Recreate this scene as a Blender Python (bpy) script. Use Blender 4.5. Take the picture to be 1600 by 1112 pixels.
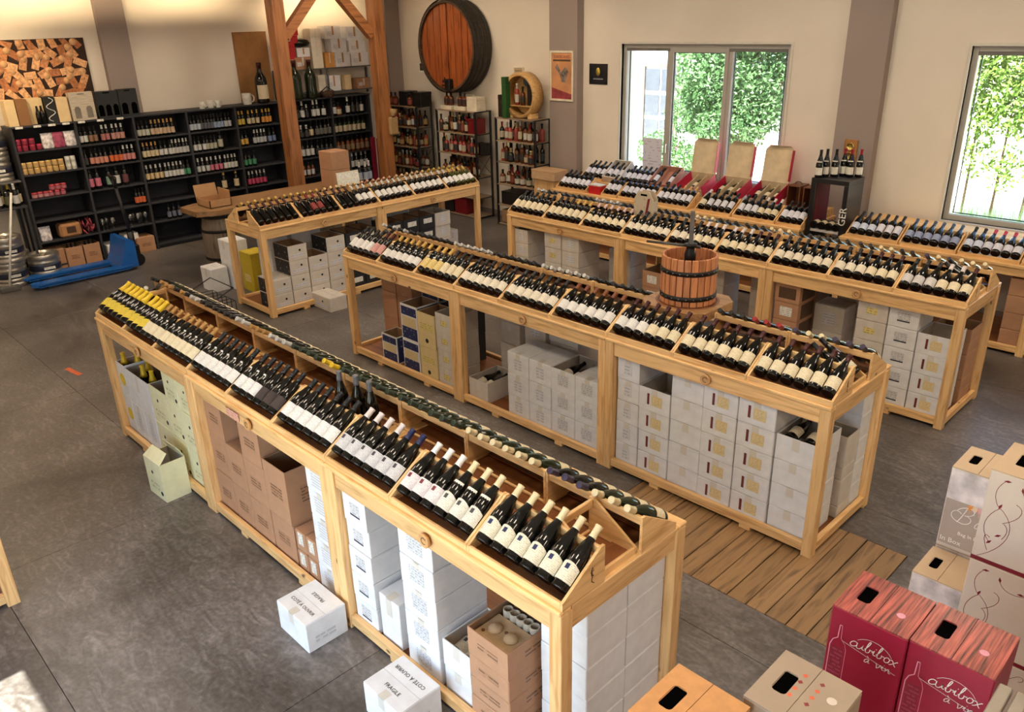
import bpy, bmesh, math, random
from mathutils import Vector, Matrix
R = math.radians
rnd = random.Random(7)
sc = bpy.context.scene
for o in list(bpy.data.objects): bpy.data.objects.remove(o)
COL = sc.collection
# ------------------------------------------------------------------ camera
FPX, YAW, PITCH, ROLL, CH = 1252.26, -0.8015, 0.3985, -0.0265, 3.1205
cam = bpy.data.cameras.new('camera'); camo = bpy.data.objects.new('camera', cam); COL.objects.link(camo)
cam.sensor_width = 36; cam.lens = 36*FPX/1600; cam.clip_start = .05; cam.clip_end = 400
fw = Vector((math.sin(YAW)*math.cos(PITCH), math.cos(YAW)*math.cos(PITCH), -math.sin(PITCH)))
rt = Vector((math.cos(YAW), -math.sin(YAW), 0)); up = rt.cross(fw)
r2 = rt*math.cos(ROLL)+up*math.sin(ROLL); u2 = -rt*math.sin(ROLL)+up*math.cos(ROLL)
camo.matrix_world = Matrix(((r2.x,u2.x,-fw.x,0),(r2.y,u2.y,-fw.y,0),(r2.z,u2.z,-fw.z,CH),(0,0,0,1)))
sc.camera = camo
# ------------------------------------------------------------------ world, sun, exposure
vs = sc.view_settings
vs.view_transform = 'Standard'; vs.look = 'None'; vs.gamma = 1; vs.use_curve_mapping = False
vs.exposure = 0.5
SUN_EL, SUN_ROT = 58, 0      # the sun stands over the street side (-y)
wd = bpy.data.worlds.new('world'); sc.world = wd; wd.use_nodes = True
wn = wd.node_tree.nodes; wl = wd.node_tree.links
sky = wn.new('ShaderNodeTexSky'); sky.sky_type = 'NISHITA'; sky.sun_disc = False
sky.sun_elevation = R(SUN_EL); sky.sun_rotation = R(180); sky.air_density = 1.0; sky.dust_density = 1.5
bg = wn['Background']; bg.inputs['Strength'].default_value = 0.8
wl.new(sky.outputs[0], bg.inputs[0])
sl = bpy.data.lights.new('sun', 'SUN'); sl.energy = 32.0; sl.angle = R(.6); sl.color = (1,.95,.86)
so = bpy.data.objects.new('sun', sl); COL.objects.link(so); so.rotation_euler = (R(90-SUN_EL), 0, 0); so.location = (0,-30,40)
def portal(name, loc, rot, sx, sy):
    l = bpy.data.lights.new(name, 'AREA'); l.shape = 'RECTANGLE'; l.size = sx; l.size_y = sy; l.cycles.is_portal = True
    o = bpy.data.objects.new(name, l); COL.objects.link(o); o.location = loc; o.rotation_euler = rot
portal('window_portal', (-6.1,9.55,1.9), (R(-90),0,0), 2.5, 1.75)
portal('window_portal', (-1.75,9.55,1.86), (R(-90),0,0), 2.3, 1.8)
portal('entrance_portal', (-2.2,-1.05,1.2), (R(90),0,0), 4.1, 2.4)
# powers of the added fill panels and the wall spots created further down
FILL_W, SPOT_W, SPOTB_W = 17, 165, 22
# ------------------------------------------------------------------ helpers
def lin(c):
    f = lambda v: v/12.92 if v <= .04045 else ((v+.055)/1.055)**2.4
    return tuple(f(v/255) for v in c)+(1,)
MATS = {}
def nodes(name):
    m = bpy.data.materials.new(name); m.use_nodes = True
    return m, m.node_tree.nodes, m.node_tree.links, m.node_tree.nodes['Principled BSDF']
def ramp(n, l, fac, stops):
    r = n.new('ShaderNodeValToRGB'); e = r.color_ramp.elements
    while len(e) < len(stops): e.new(.5)
    for i, (p, c) in enumerate(stops): e[i].position = p; e[i].color = c
    l.new(fac, r.inputs[0]); return r
def mat(key, rgb, rough=.6, metal=0, var=.08, scale=8, bump=0, spec=.5, coat=0, stretch=(1,1,1), emit=0, alpha=None):
    if key in MATS: return MATS[key]
    m, n, l, b = nodes(key); c = lin(rgb)
    tc = n.new('ShaderNodeTexCoord'); mp = n.new('ShaderNodeMapping'); l.new(tc.outputs['Object'], mp.inputs[0])
    mp.inputs['Scale'].default_value = stretch
    nz = n.new('ShaderNodeTexNoise'); nz.inputs['Scale'].default_value = scale; nz.inputs['Detail'].default_value = 4
    l.new(mp.outputs[0], nz.inputs['Vector'])
    d = tuple(max(0,v*(1-var*2)) for v in c[:3])+(1,); h = tuple(min(1,v*(1+var*2)) for v in c[:3])+(1,)
    r = ramp(n, l, nz.outputs[0], [(.3,d),(.7,h)])
    l.new(r.outputs[0], b.inputs['Base Color'])
    b.inputs['Roughness'].default_value = rough; b.inputs['Metallic'].default_value = metal
    b.inputs['Specular IOR Level'].default_value = spec; b.inputs['Coat Weight'].default_value = coat
    if bump:
        bp = n.new('ShaderNodeBump'); bp.inputs['Strength'].default_value = bump; bp.inputs['Distance'].default_value = .01
        l.new(nz.outputs[0], bp.inputs['Height']); l.new(bp.outputs[0], b.inputs['Normal'])
    if emit: b.inputs['Emission Color'].default_value = c; b.inputs['Emission Strength'].default_value = emit
    MATS[key] = m; return m
def wood(key, rgb, dark, axis, rough=.45, scale=5, knots=True):
    k = key+'_'+axis
    if k in MATS: return MATS[k]
    m, n, l, b = nodes(k)
    tc = n.new('ShaderNodeTexCoord'); oi = n.new('ShaderNodeObjectInfo'); mp = n.new('ShaderNodeMapping')
    va = n.new('ShaderNodeVectorMath'); va.operation = 'ADD'; cb = n.new('ShaderNodeCombineXYZ')
    mu = n.new('ShaderNodeMath'); mu.operation = 'MULTIPLY'; mu.inputs[1].default_value = 37
    l.new(oi.outputs['Random'], mu.inputs[0])
    for i in range(3): l.new(mu.outputs[0], cb.inputs[i])
    l.new(tc.outputs['Object'], va.inputs[0]); l.new(cb.outputs[0], va.inputs[1]); l.new(va.outputs[0], mp.inputs[0])
    s = {'x':(.6,7,7),'y':(7,.6,7),'z':(7,7,.6)}[axis]
    mp.inputs['Scale'].default_value = s
    nz = n.new('ShaderNodeTexNoise'); nz.inputs['Scale'].default_value = scale; nz.inputs['Detail'].default_value = 6; nz.inputs['Distortion'].default_value = .8
    l.new(mp.outputs[0], nz.inputs['Vector'])
    r = ramp(n, l, nz.outputs[0], [(.32,lin(dark)),(.5,lin(rgb)),(.75,lin(tuple(min(255,v*1.06) for v in rgb)))])
    out = r.outputs[0]
    if knots:
        vo = n.new('ShaderNodeTexVoronoi'); vo.inputs['Scale'].default_value = 4.5
        mp2 = n.new('ShaderNodeMapping'); mp2.inputs['Scale'].default_value = {'x':(.6,1.2,1.2),'y':(1.2,.6,1.2),'z':(1.2,1.2,.6)}[axis]
        l.new(va.outputs[0], mp2.inputs[0]); l.new(mp2.outputs[0], vo.inputs['Vector'])
        kr = ramp(n, l, vo.outputs['Distance'], [(.03,(1,1,1,1)),(.07,(0,0,0,1))])
        mx = n.new('ShaderNodeMixRGB'); l.new(kr.outputs[0], mx.inputs[0]); l.new(out, mx.inputs[1]); mx.inputs[2].default_value = lin(tuple(v*.5 for v in dark)); out = mx.outputs[0]
    hv = n.new('ShaderNodeHueSaturation'); mr = n.new('ShaderNodeMapRange'); mr.inputs[3].default_value = .88; mr.inputs[4].default_value = 1.1
    l.new(oi.outputs['Random'], mr.inputs[0]); l.new(mr.outputs[0], hv.inputs['Value']); l.new(out, hv.inputs['Color'])
    l.new(hv.outputs[0], b.inputs['Base Color']); b.inputs['Roughness'].default_value = rough
    bp = n.new('ShaderNodeBump'); bp.inputs['Strength'].default_value = .12; bp.inputs['Distance'].default_value = .004
    l.new(nz.outputs[0], bp.inputs['Height']); l.new(bp.outputs[0], b.inputs['Normal'])
    MATS[k] = m; return m
def pmat(key, rgb, ink, lines=60, dens=.5, rough=.55, ax=2, word=18, amt=.5):
    """paper with rows of small print"""
    if key in MATS: return MATS[key]
    m, n, l, b = nodes(key)
    tc = n.new('ShaderNodeTexCoord'); sp = n.new('ShaderNodeSeparateXYZ'); l.new(tc.outputs['Object'], sp.inputs[0])
    def ma(op, a, bb=None):
        q = n.new('ShaderNodeMath'); q.operation = op
        for i, v in enumerate((a, bb)):
            if v is None: continue
            if isinstance(v, (int, float)): q.inputs[i].default_value = v
            else: l.new(v, q.inputs[i])
        return q.outputs[0]
    zz = ma('MULTIPLY', sp.outputs[ax], lines); fr = ma('FRACT', zz); row = ma('FLOOR', zz)
    on = ma('LESS_THAN', fr, .42)
    cb = n.new('ShaderNodeCombineXYZ'); l.new(ma('MULTIPLY', sp.outputs[0], 1), cb.inputs[0]); l.new(ma('MULTIPLY', row, 3.7), cb.inputs[1]); l.new(sp.outputs[1 if ax == 2 else 2], cb.inputs[2])
    nz = n.new('ShaderNodeTexNoise'); nz.inputs['Scale'].default_value = word; nz.inputs['Detail'].default_value = 2; l.new(cb.outputs[0], nz.inputs['Vector'])
    tx = ma('GREATER_THAN', nz.outputs[0], 1-dens)
    f = ma('MULTIPLY', ma('MULTIPLY', on, tx), amt)
    mx = n.new('ShaderNodeMixRGB'); l.new(f, mx.inputs[0]); mx.inputs[1].default_value = lin(rgb); mx.inputs[2].default_value = lin(ink)
    l.new(mx.outputs[0], b.inputs['Base Color']); b.inputs['Roughness'].default_value = rough
    MATS[key] = m; return m
class MB:
    def __init__(s): s.v = []; s.f = []; s.m = []; s.sm = []
    def add(s, vs, fs, mi=0, smooth=False):
        k = len(s.v); s.v += [tuple(v) for v in vs]
        for f in fs: s.f.append(tuple(i+k for i in f)); s.m.append(mi); s.sm.append(smooth)
        return s
    def box(s, x0, x1, y0, y1, z0, z1, mi=0, c=0):
        if c <= 0:
            v = [(x0,y0,z0),(x1,y0,z0),(x1,y1,z0),(x0,y1,z0),(x0,y0,z1),(x1,y0,z1),(x1,y1,z1),(x0,y1,z1)]
            return s.add(v, [(0,3,2,1),(4,5,6,7),(0,1,5,4),(1,2,6,5),(2,3,7,6),(3,0,4,7)], mi)
        bm = bmesh.new(); bmesh.ops.create_cube(bm, size=1)
        for q in bm.verts: q.co = Vector(((x0+x1)/2+q.co.x*(x1-x0), (y0+y1)/2+q.co.y*(y1-y0), (z0+z1)/2+q.co.z*(z1-z0)))
        bmesh.ops.bevel(bm, geom=list(bm.edges), offset=min(c, .3*min(abs(x1-x0),abs(y1-y0),abs(z1-z0))), segments=1, affect='EDGES')
        bm.verts.index_update()
        s.add([tuple(q.co) for q in bm.verts], [tuple(q.index for q in f.verts) for f in bm.faces], mi); bm.free(); return s
    def prism(s, poly, a0, a1, axis='x', mi=0):
        """poly in the other two axes (cyclic order), extruded from a0 to a1"""
        n = len(poly)
        def P(a, p): return {'x':(a,p[0],p[1]), 'y':(p[0],a,p[1]), 'z':(p[0],p[1],a)}[axis]
        v = [P(a0,p) for p in poly]+[P(a1,p) for p in poly]
        f = [tuple(range(n))[::-1], tuple(range(n,2*n))]+[(i,(i+1)%n,(i+1)%n+n,i+n) for i in range(n)]
        return s.add(v, f, mi)
    def lathe(s, prof, seg=16, mi=0, cx=0, cy=0, a0=0, a1=2*math.pi, smooth=True, axis='z', caps=True):
        full = abs(a1-a0-2*math.pi) < 1e-6; n = seg if full else seg+1
        v = []
        for r, z in prof:
            for i in range(n):
                a = a0+(a1-a0)*i/seg; x, y = r*math.cos(a), r*math.sin(a)
                v.append((cx+x, cy+y, z) if axis == 'z' else (cx+x, z, cy+y))
        f = []
        for j in range(len(prof)-1):
            for i in range(seg):
                i2 = (i+1) % n if full else i+1
                q = (j*n+i, j*n+i2, (j+1)*n+i2, (j+1)*n+i); f.append(q if axis == 'z' else q[::-1])
        s.add(v, f, mi, smooth)
        if full and caps:
            k = len(s.v)-len(v)
            for j, rev in ((0, True), (len(prof)-1, False)):
                if prof[j][0] > 1e-5:
                    q = tuple(k+j*n+i for i in range(n)); s.f.append(q[::-1] if (rev == (axis == 'z')) else q); s.m.append(mi); s.sm.append(False)
        return s
    def tube(s, p, q, r, seg=8, mi=0, r1=None):
        p, q = Vector(p), Vector(q); d = (q-p).normalized(); a = d.orthogonal().normalized(); b = d.cross(a); r1 = r if r1 is None else r1
        v = [p+(a*math.cos(t)+b*math.sin(t))*r for t in (2*math.pi*i/seg for i in range(seg))]+[q+(a*math.cos(t)+b*math.sin(t))*r1 for t in (2*math.pi*i/seg for i in range(seg))]
        f = [(i,(i+1)%seg,(i+1)%seg+seg,i+seg) for i in range(seg)]
        s.add(v, f, mi, True); k = len(s.v)-2*seg
        s.f += [tuple(k+i for i in range(seg))[::-1], tuple(k+seg+i for i in range(seg))]; s.m += [mi,mi]; s.sm += [False,False]
        return s
    def xf(s, M):
        s.v = [tuple(M @ Vector(v)) for v in s.v]; return s
    def mesh(s, name, mats):
        me = bpy.data.meshes.new(name); me.from_pydata(s.v, [], s.f)
        if not isinstance(mats, (list, tuple)): mats = [mats]
        for m in mats: me.materials.append(m)
        me.polygons.foreach_set('material_index', s.m); me.polygons.foreach_set('use_smooth', s.sm); me.update(); return me
    def obj(s, name, mats, parent=None, loc=None, rz=0): return link(name, s.mesh(name, mats), parent, loc, rz)
def link(name, data, parent=None, loc=None, rz=0, rot=None):
    o = bpy.data.objects.new(name, data); COL.objects.link(o)
    if parent: o.parent = parent
    if loc is not None: o.location = loc
    if rot is not None: o.rotation_euler = rot
    elif rz: o.rotation_euler = (0,0,rz)
    return o
def tag(o, label, cat, group=None):
    w = label.split()
    o['label'] = ' '.join(w[:16]); o['category'] = cat
    if group: o['group'] = group
    return o
def thing(name, label, cat, loc=(0,0,0), rz=0, group=None, rot=None):
    return tag(link(name, None, None, loc, rz, rot), label, cat, group)
def struct(o): o['kind'] = 'structure'; return o
def clone(o, loc=None, rz=None, label=None, group=None, parent=None):
    c = o.copy(); COL.objects.link(c); c.parent = parent
    if loc is not None: c.location = loc
    if rz is not None: c.rotation_euler = (0,0,rz)
    if label: c['label'] = label
    if group: c['group'] = group
    for ch in o.children: clone(ch, parent=c)
    return c
TXT = {}
def text_mesh(body, size, m, shear=0, extrude=.0004, align='CENTER', space=1.0):
    k = (body,size,m.name,shear,align)
    if k in TXT: return TXT[k]
    cu = bpy.data.curves.new('txt','FONT'); cu.body = body; cu.size = size; cu.shear = shear; cu.extrude = extrude; cu.align_x = align; cu.align_y = 'CENTER'; cu.space_character = space; cu.resolution_u = 2
    o = bpy.data.objects.new('txt', cu); COL.objects.link(o)
    dg = bpy.context.evaluated_depsgraph_get(); me = bpy.data.meshes.new_from_object(o.evaluated_get(dg))
    bpy.data.objects.remove(o); me.materials.clear(); me.materials.append(m); TXT[k] = me; return me
ORD = ['first','second','third','fourth','fifth','sixth','seventh','eighth','ninth','tenth','eleventh','twelfth','thirteenth','fourteenth','fifteenth','sixteenth']
# materials used everywhere
PINE = ((231,188,130),(204,154,96))
def pine(ax): return wood('pine', PINE[0], PINE[1], ax)
def longest(dx, dy, dz): return 'xyz'[max(range(3), key=lambda i: (dx,dy,dz)[i])]
def plank(name, x0, x1, y0, y1, z0, z1, parent, w=pine, c=.003):
    return MB().box(x0,x1,y0,y1,z0,z1,c=c).obj(name, w(longest(abs(x1-x0),abs(y1-y0),abs(z1-z0))), parent)
# ------------------------------------------------------------------ the room
WX, WY, CZ = -12.75, 9.4, 4.2
def wallmat(key, rgb):
    return mat(key, rgb, rough=.85, var=.025, scale=1.3, bump=.05)
M_WALL = wallmat('plaster_white', (226,216,202)); M_PIL = wallmat('plaster_taupe', (152,138,132))
def floor_mat():
    m, n, l, b = nodes('worn_concrete')
    tc = n.new('ShaderNodeTexCoord'); oi = n.new('ShaderNodeObjectInfo')
    big = n.new('ShaderNodeTexNoise'); big.inputs['Scale'].default_value = .9; big.inputs['Detail'].default_value = 5; big.inputs['Distortion'].default_value = .6
    fin = n.new('ShaderNodeTexNoise'); fin.inputs['Scale'].default_value = 38; fin.inputs['Detail'].default_value = 6
    ve = n.new('ShaderNodeTexNoise'); ve.inputs['Scale'].default_value = 4; ve.inputs['Detail'].default_value = 8; ve.inputs['Distortion'].default_value = 2.5
    mp = n.new('ShaderNodeMapping'); mp.inputs['Scale'].default_value = (1,2.6,1); mp.inputs['Rotation'].default_value = (0,0,.5); l.new(tc.outputs['Object'], mp.inputs[0]); l.new(mp.outputs[0], ve.inputs['Vector'])
    for q in (big, fin): l.new(tc.outputs['Object'], q.inputs['Vector'])
    r1 = ramp(n, l, big.outputs[0], [(.35,lin((84,78,74))),(.65,lin((122,116,113)))])
    r2 = ramp(n, l, fin.outputs[0], [(.35,(.72,.72,.72,1)),(.72,(1.12,1.12,1.12,1))])
    r3 = ramp(n, l, ve.outputs[0], [(.40,(.78,.76,.74,1)),(.55,(1,1,1,1)),(.68,(1.35,1.35,1.36,1))])
    a = n.new('ShaderNodeMixRGB'); a.blend_type = 'MULTIPLY'; a.inputs[0].default_value = 1; l.new(r1.outputs[0], a.inputs[1]); l.new(r2.outputs[0], a.inputs[2])
    c = n.new('ShaderNodeMixRGB'); c.blend_type = 'MULTIPLY'; c.inputs[0].default_value = 1; l.new(a.outputs[0], c.inputs[1]); l.new(r3.outputs[0], c.inputs[2])
    hv = n.new('ShaderNodeHueSaturation'); mr = n.new('ShaderNodeMapRange'); mr.inputs[3].default_value = .94; mr.inputs[4].default_value = 1.05
    l.new(oi.outputs['Random'], mr.inputs[0]); l.new(mr.outputs[0], hv.inputs['Value']); l.new(c.outputs[0], hv.inputs['Color']); l.new(hv.outputs[0], b.inputs['Base Color'])
    rr = ramp(n, l, ve.outputs[0], [(.3,(.3,.3,.3,1)),(.7,(.5,.5,.5,1))]); l.new(rr.outputs[0], b.inputs['Roughness'])
    bp = n.new('ShaderNodeBump'); bp.inputs['Strength'].default_value = .15; bp.inputs['Distance'].default_value = .004; l.new(fin.outputs[0], bp.inputs['Height']); l.new(bp.outputs[0], b.inputs['Normal'])
    return m
M_FLOOR = floor_mat()
floor = struct(MB().box(WX-.2,3.2,-1.2,9.6,-.2,-.012).obj('floor', mat('joint_dark', (48,42,38), .9)))
gy = [-1.2,.5,1.82,3.13,4.9,6.2,7.6,9.6]; gx = [WX-.2,-10.2,-7.75,-5.2,-2.95,.2,3.2]
PX0, PX1, PY0, PY1 = -2.95, -1.24, 3.48, 4.55         # wooden hatch let into the floor
for i in range(len(gx)-1):
    for j in range(len(gy)-1):
        x0, x1, y0, y1 = gx[i]+.002, gx[i+1]-.002, gy[j]+.002, gy[j+1]-.002
        if gx[i] == -2.95 and gy[j] == 3.13:
            mb = MB().box(x0,x1,y0,PY0-.004,-.012,0).box(x0,x1,PY1+.004,y1,-.012,0).box(PX1+.004,x1,PY0-.004,PY1+.004,-.012,0)
        else: mb = MB().box(x0,x1,y0,y1,-.012,0)
        mb.obj('floor_slab', M_FLOOR, floor)
def oldwood(ax): return wood('old_board', (146,114,78), (98,74,50), ax, rough=.5, scale=4)
n = 14; wdt = (PX1-PX0)/n
for i in range(n): plank('floorboard', PX0+i*wdt+.003, PX0+(i+1)*wdt-.003, PY0, PY1, -.012, .001+.0015*(i % 3), floor, oldwood, .002)
struct(MB().box(WX-.2,3.2,-1.2,9.7,CZ,CZ+.2).obj('ceiling', mat('ceiling_white', (226,222,214), .9)))
struct(MB().box(WX-.2,WX,-1.2,9.7,0,CZ).obj('wall_left', M_WALL))
struct(MB().box(3,3.2,-1.2,9.7,0,CZ).obj('wall_right', M_WALL))
W1 = (-7.36,-4.86,1.03,2.76); W2 = (-2.9,-.6,.98,2.75)
mb = MB().box(WX,W1[0],WY,9.7,0,CZ).box(W1[1],W2[0],WY,9.7,0,CZ).box(W2[1],3,WY,9.7,0,CZ)
for w in (W1,W2): mb.box(w[0],w[1],WY,9.7,0,w[2]).box(w[0],w[1],WY,9.7,w[3],CZ)
struct(mb.obj('wall_back', M_WALL))
DX0, DX1, DZ = -4.25, -.15, 2.55
struct(MB().box(WX,DX0,-1.2,-1,0,CZ).box(DX1,3,-1.2,-1,0,CZ).box(DX0,DX1,-1.2,-1,DZ,CZ).obj('wall_front', M_WALL))
struct(MB().box(-8.6,-8.06,9.26,WY,0,CZ).obj('wall_pillar', M_PIL))
struct(MB().box(-4.16,-3.7,9.28,WY,0,CZ).obj('wall_pillar', M_PIL))
struct(MB().box(WX,-12.35,9.1,WY,0,CZ).obj('wall_pillar', M_PIL))
struct(MB().box(WX,WX+.1,4.39,4.78,1.968,CZ).box(WX,WX+.008,4.39,4.78,0,1.968).obj('wall_pillar', M_PIL))
struct(MB().box(-12.35,-8.6,WY-.015,WY,0,.09).box(-8.06,-4.16,WY-.015,WY,0,.09).box(-3.7,3,WY-.015,WY,0,.09).obj('baseboard_back', M_PIL))
# windows
M_FR = mat('window_grey', (172,168,160), .4, var=.02); M_GAS = mat('gasket_black', (30,30,32), .6)
def glass_mat(key, refl, tint=(1,1,1,1)):
    m, n, l, b = nodes(key); n.remove(b)
    t = n.new('ShaderNodeBsdfTransparent'); t.inputs[0].default_value = tint
    g = n.new('ShaderNodeBsdfGlossy'); g.inputs['Roughness'].default_value = .02
    mx = n.new('ShaderNodeMixShader'); mx.inputs[0].default_value = refl
    l.new(t.outputs[0], mx.inputs[1]); l.new(g.outputs[0], mx.inputs[2]); l.new(mx.outputs[0], n['Material Output'].inputs[0]); return m
M_GLASS = glass_mat('pane_glass', .06, (.94,.97,.96,1))
M_CLEAR = glass_mat('drinking_glass', .22, (.92,.94,.94,1))
def ring(mb, x0, x1, z0, z1, y0, y1, t, mi=0):
    mb.box(x0,x0+t,y0,y1,z0,z1,mi,.003).box(x1-t,x1,y0,y1,z0,z1,mi,.003).box(x0+t,x1-t,y0,y1,z0,z0+t,mi,.003).box(x0+t,x1-t,y0,y1,z1-t,z1,mi,.003); return mb
def window(name, w, lights):
    x0, x1, z0, z1 = w
    o = struct(ring(MB(), x0, x1, z0, z1, 9.44, 9.52, .055).obj(name, M_FR))
    mb = MB()                                   # painted reveal trim round the opening
    mb.box(x0-.03,x0,9.385,9.44,z0-.03,z1+.03).box(x1,x1+.03,9.385,9.44,z0-.03,z1+.03).box(x0,x1,9.385,9.44,z1,z1+.03).box(x0,x1,9.37,9.44,z0-.03,z0)
    mb.obj('reveal_trim', mat('trim_pale', (214,208,196), .6, var=.02), o)
    MB().box(x0+.055,x1-.055,9.43,9.47,z1-.09,z1-.055,c=.004).obj('blind_rail', mat('rail_dark', (110,108,104), .4), o)
    for (a, b, sash) in lights:
        t = .055 if sash else .02; y = 9.425 if sash else 9.45
        if sash:
            ring(MB(), a, b, z0+.05, z1-.05, y, y+.07, t).obj('sash', M_FR, o)
        ring(MB(), a+t, b-t, z0+.05+t, z1-.05-t, y+.02, y+.05, .008).obj('gasket', M_GAS, o)
        MB().box(a+t,b-t,y+.032,y+.038,z0+.05+t,z1-.05-t).obj('pane', M_GLASS, o)
    return o
w1 = window('window_1', W1, [(-7.3,-6.62,False),(-6.58,-5.70,True),(-5.66,-4.92,False)])
MB().box(-6.63,-6.57,9.44,9.52,1.08,2.71,c=.003).obj('mullion', M_FR, w1); MB().box(-5.71,-5.65,9.44,9.52,1.08,2.71,c=.003).obj('mullion', M_FR, w1)
MB().box(-6.565,-6.545,9.405,9.425,1.42,1.5,c=.003).tube((-6.555,9.415,1.47),(-6.555,9.385,1.47),.008).box(-6.563,-6.547,9.37,9.388,1.36,1.48,c=.004).obj('window_handle', mat('handle_steel', (190,190,190), .3, .9), w1)
w2 = window('window_2', W2, [(-2.84,-1.72,False),(-1.66,-.66,True)])
MB().box(-1.72,-1.66,9.44,9.52,1.03,2.7,c=.003).obj('mullion', M_FR, w2)
# glazed entrance behind the camera
d1 = struct(ring(MB(), DX0, DX1, 0.0, DZ, -1.13, -1.07, .05).obj('door_1', M_FR))
for k in range(1,3):
    x = DX0+(DX1-DX0)*k/3; MB().box(x-.03,x+.03,-1.13,-1.07,.05,DZ-.05,c=.003).obj('door_mullion', M_FR, d1)
for k in range(3): MB().box(DX0+(DX1-DX0)*k/3+.05, DX0+(DX1-DX0)*(k+1)/3-.05, -1.103, -1.097, .05, DZ-.05).obj('pane', M_GLASS, d1)
# above the frame: flush panels added as fill light, and warm wall-washing spots
M_EM = mat('lamp_diffuser', (255,246,232), .5, emit=4); M_WH = mat('lamp_white', (235,235,232), .4)
def lamp_light(name, typ, loc, power, color, rot=(0,0,0), **k):
    l = bpy.data.lights.new(name, typ); l.energy = power; l.color = color
    for a, v in k.items(): setattr(l, a, v)
    return l
k = 0
for x in (-10.4,-7.4,-4.4,-1.4,1.2):
    for y in (1.2,4.2,7.2):
        t = thing('ceiling_panel', 'added square fill light panel out of view, '+ORD[k]+' of the ceiling grid', 'fill light', (x,y,CZ), group='added fill light panels'); k += 1
        ring(MB(), -.32,.32,-.32,.32,-.03,0,.02).xf(Matrix.Rotation(R(90),4,'X')).obj('frame', M_WH, t)
        MB().box(-.3,.3,-.3,.3,-.012,-.004).obj('diffuser', M_EM, t)
        l = lamp_light('fill_light', 'AREA', None, FILL_W, (1,.80,.58), shape='SQUARE', size=.58)
        lo = link('fill_light', l, t, (0,0,-.04))
for k, (x, y, tx, ty, tz, pw) in enumerate([(-11.2,3.6,-12.75,3.9,2.7,SPOT_W),(-11.2,5.6,-12.75,5.7,2.6,SPOT_W),(-11.3,7.6,-12.75,7.9,2.8,SPOT_W),(-11.0,2.0,-12.75,2.3,2.6,SPOT_W),(-9.9,7.4,-10.6,9.4,2.4,SPOTB_W),(-8.2,7.6,-8.7,9.4,2.2,SPOTB_W)]):
    t = thing('track_spot', 'small white ceiling spotlight aimed at the wall, '+ORD[k]+' of the row', 'spotlight', (x,y,CZ), group='wall spotlights')
    d = (Vector((tx,ty,tz))-Vector((x,y,CZ-.2))).normalized()
    MB().tube((0,0,0),(0,0,-.12),.012).lathe([(.04,-.012),(.04,0)],12).obj('bracket', M_WH, t)
    a = Vector((0,0,-.16)); MB().tube(a-d*.07,a+d*.07,.04,14,0,.05).obj('lamp_body', M_WH, t)
    MB().tube(a+d*.0705,a+d*.073,.043,14).obj('lens', M_EM, t)
    l = lamp_light('spot_light', 'SPOT', None, pw, (1,.74,.42), spot_size=R(95), spot_blend=.9, shadow_soft_size=.05)
    lo = link('spot_light', l, t, a+d*.1); lo.rotation_euler = d.to_track_quat('-Z','Y').to_euler()
# ------------------------------------------------------------------ outside
struct(MB().box(-60,40,9.7,70,-.35,-.1).obj('ground_outside', mat('gravel', (196,188,172), .95, var=.1, scale=6)))
struct(MB().box(-60,40,-50,-1.2,-.35,-.02).obj('ground_street', mat('asphalt_pale', (150,146,140), .9, var=.1, scale=4)))
def leaf_mat(key, rgb):
    m, n, l, b = nodes(key); g = n.new('ShaderNodeNewGeometry')
    c = lin(rgb); r = ramp(n, l, g.outputs['Random Per Island'], [(0,tuple(v*.6 for v in c[:3])+(1,)),(.6,c),(1,tuple(min(1,v*1.6) for v in c[:3])+(1,))])
    l.new(r.outputs[0], b.inputs['Base Color']); b.inputs['Roughness'].default_value = .5
    tr = n.new('ShaderNodeBsdfTranslucent'); l.new(r.outputs[0], tr.inputs[0]); mx = n.new('ShaderNodeMixShader'); mx.inputs[0].default_value = .35
    l.new(b.outputs[0], mx.inputs[1]); l.new(tr.outputs[0], mx.inputs[2]); l.new(mx.outputs[0], n['Material Output'].inputs[0]); return m
def foliage(blobs, n, size, seed):
    rr = random.Random(seed); mb = MB(); tot = sum(b[3]**2 for b in blobs)
    for (cx,cy,cz,r,sz) in blobs:
        for i in range(int(n*r*r/tot)):
            d = Vector((rr.gauss(0,1),rr.gauss(0,1),rr.gauss(0,1))).normalized()*r*(rr.random()**.4)
            p = Vector((cx,cy,cz))+Vector((d.x,d.y,d.z*sz)); a = Vector((rr.gauss(0,1),rr.gauss(0,1),rr.gauss(0,1))).normalized(); b = a.orthogonal().normalized(); s = size*(.6+.8*rr.random())
            q = a*s; w = b*s*.42
            mb.add([p-q, p+w, p+q, p-w], [(0,1,2,3)])
    return mb
M_LEAF = leaf_mat('leaf_green', (84,120,72)); M_LEAF2 = leaf_mat('leaf_bright', (108,140,58)); M_BARK = mat('bark', (104,86,66), .9, var=.2, scale=20, bump=.5)
def trunk(base, tips, r):
    mb = MB(); b = Vector(base)
    for t in tips: mb.tube(b, t, r, 7, 0, r*.4)
    return mb
t = thing('garden_tree', 'leafy green garden tree behind the wide sliding window', 'tree', (-7.9,13.2,-.1))
blobs = [(-.25,0,2.2,.75,.9),(.35,.2,2.0,.7,.9),(-.6,.1,1.5,.45,.9),(.2,-.2,1.35,.65,.8),(.85,.3,2.35,.4,.8),(-.3,.3,3.1,.9,.8),(.5,.2,3.0,.7,.8),(-1.05,.4,2.5,.35,.8),(.75,.1,1.6,.4,.9),(-.95,.2,1.9,.3,1),(-.35,.1,.7,.35,.8)]
foliage(blobs, 26000, .042, 3).obj('crown', M_LEAF, t); trunk((0,0,0), [(0,0,1.5),(.5,.1,2.3),(-.4,.1,2.4),(1.0,.2,2.4)], .06).obj('trunk', M_BARK, t)
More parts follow.
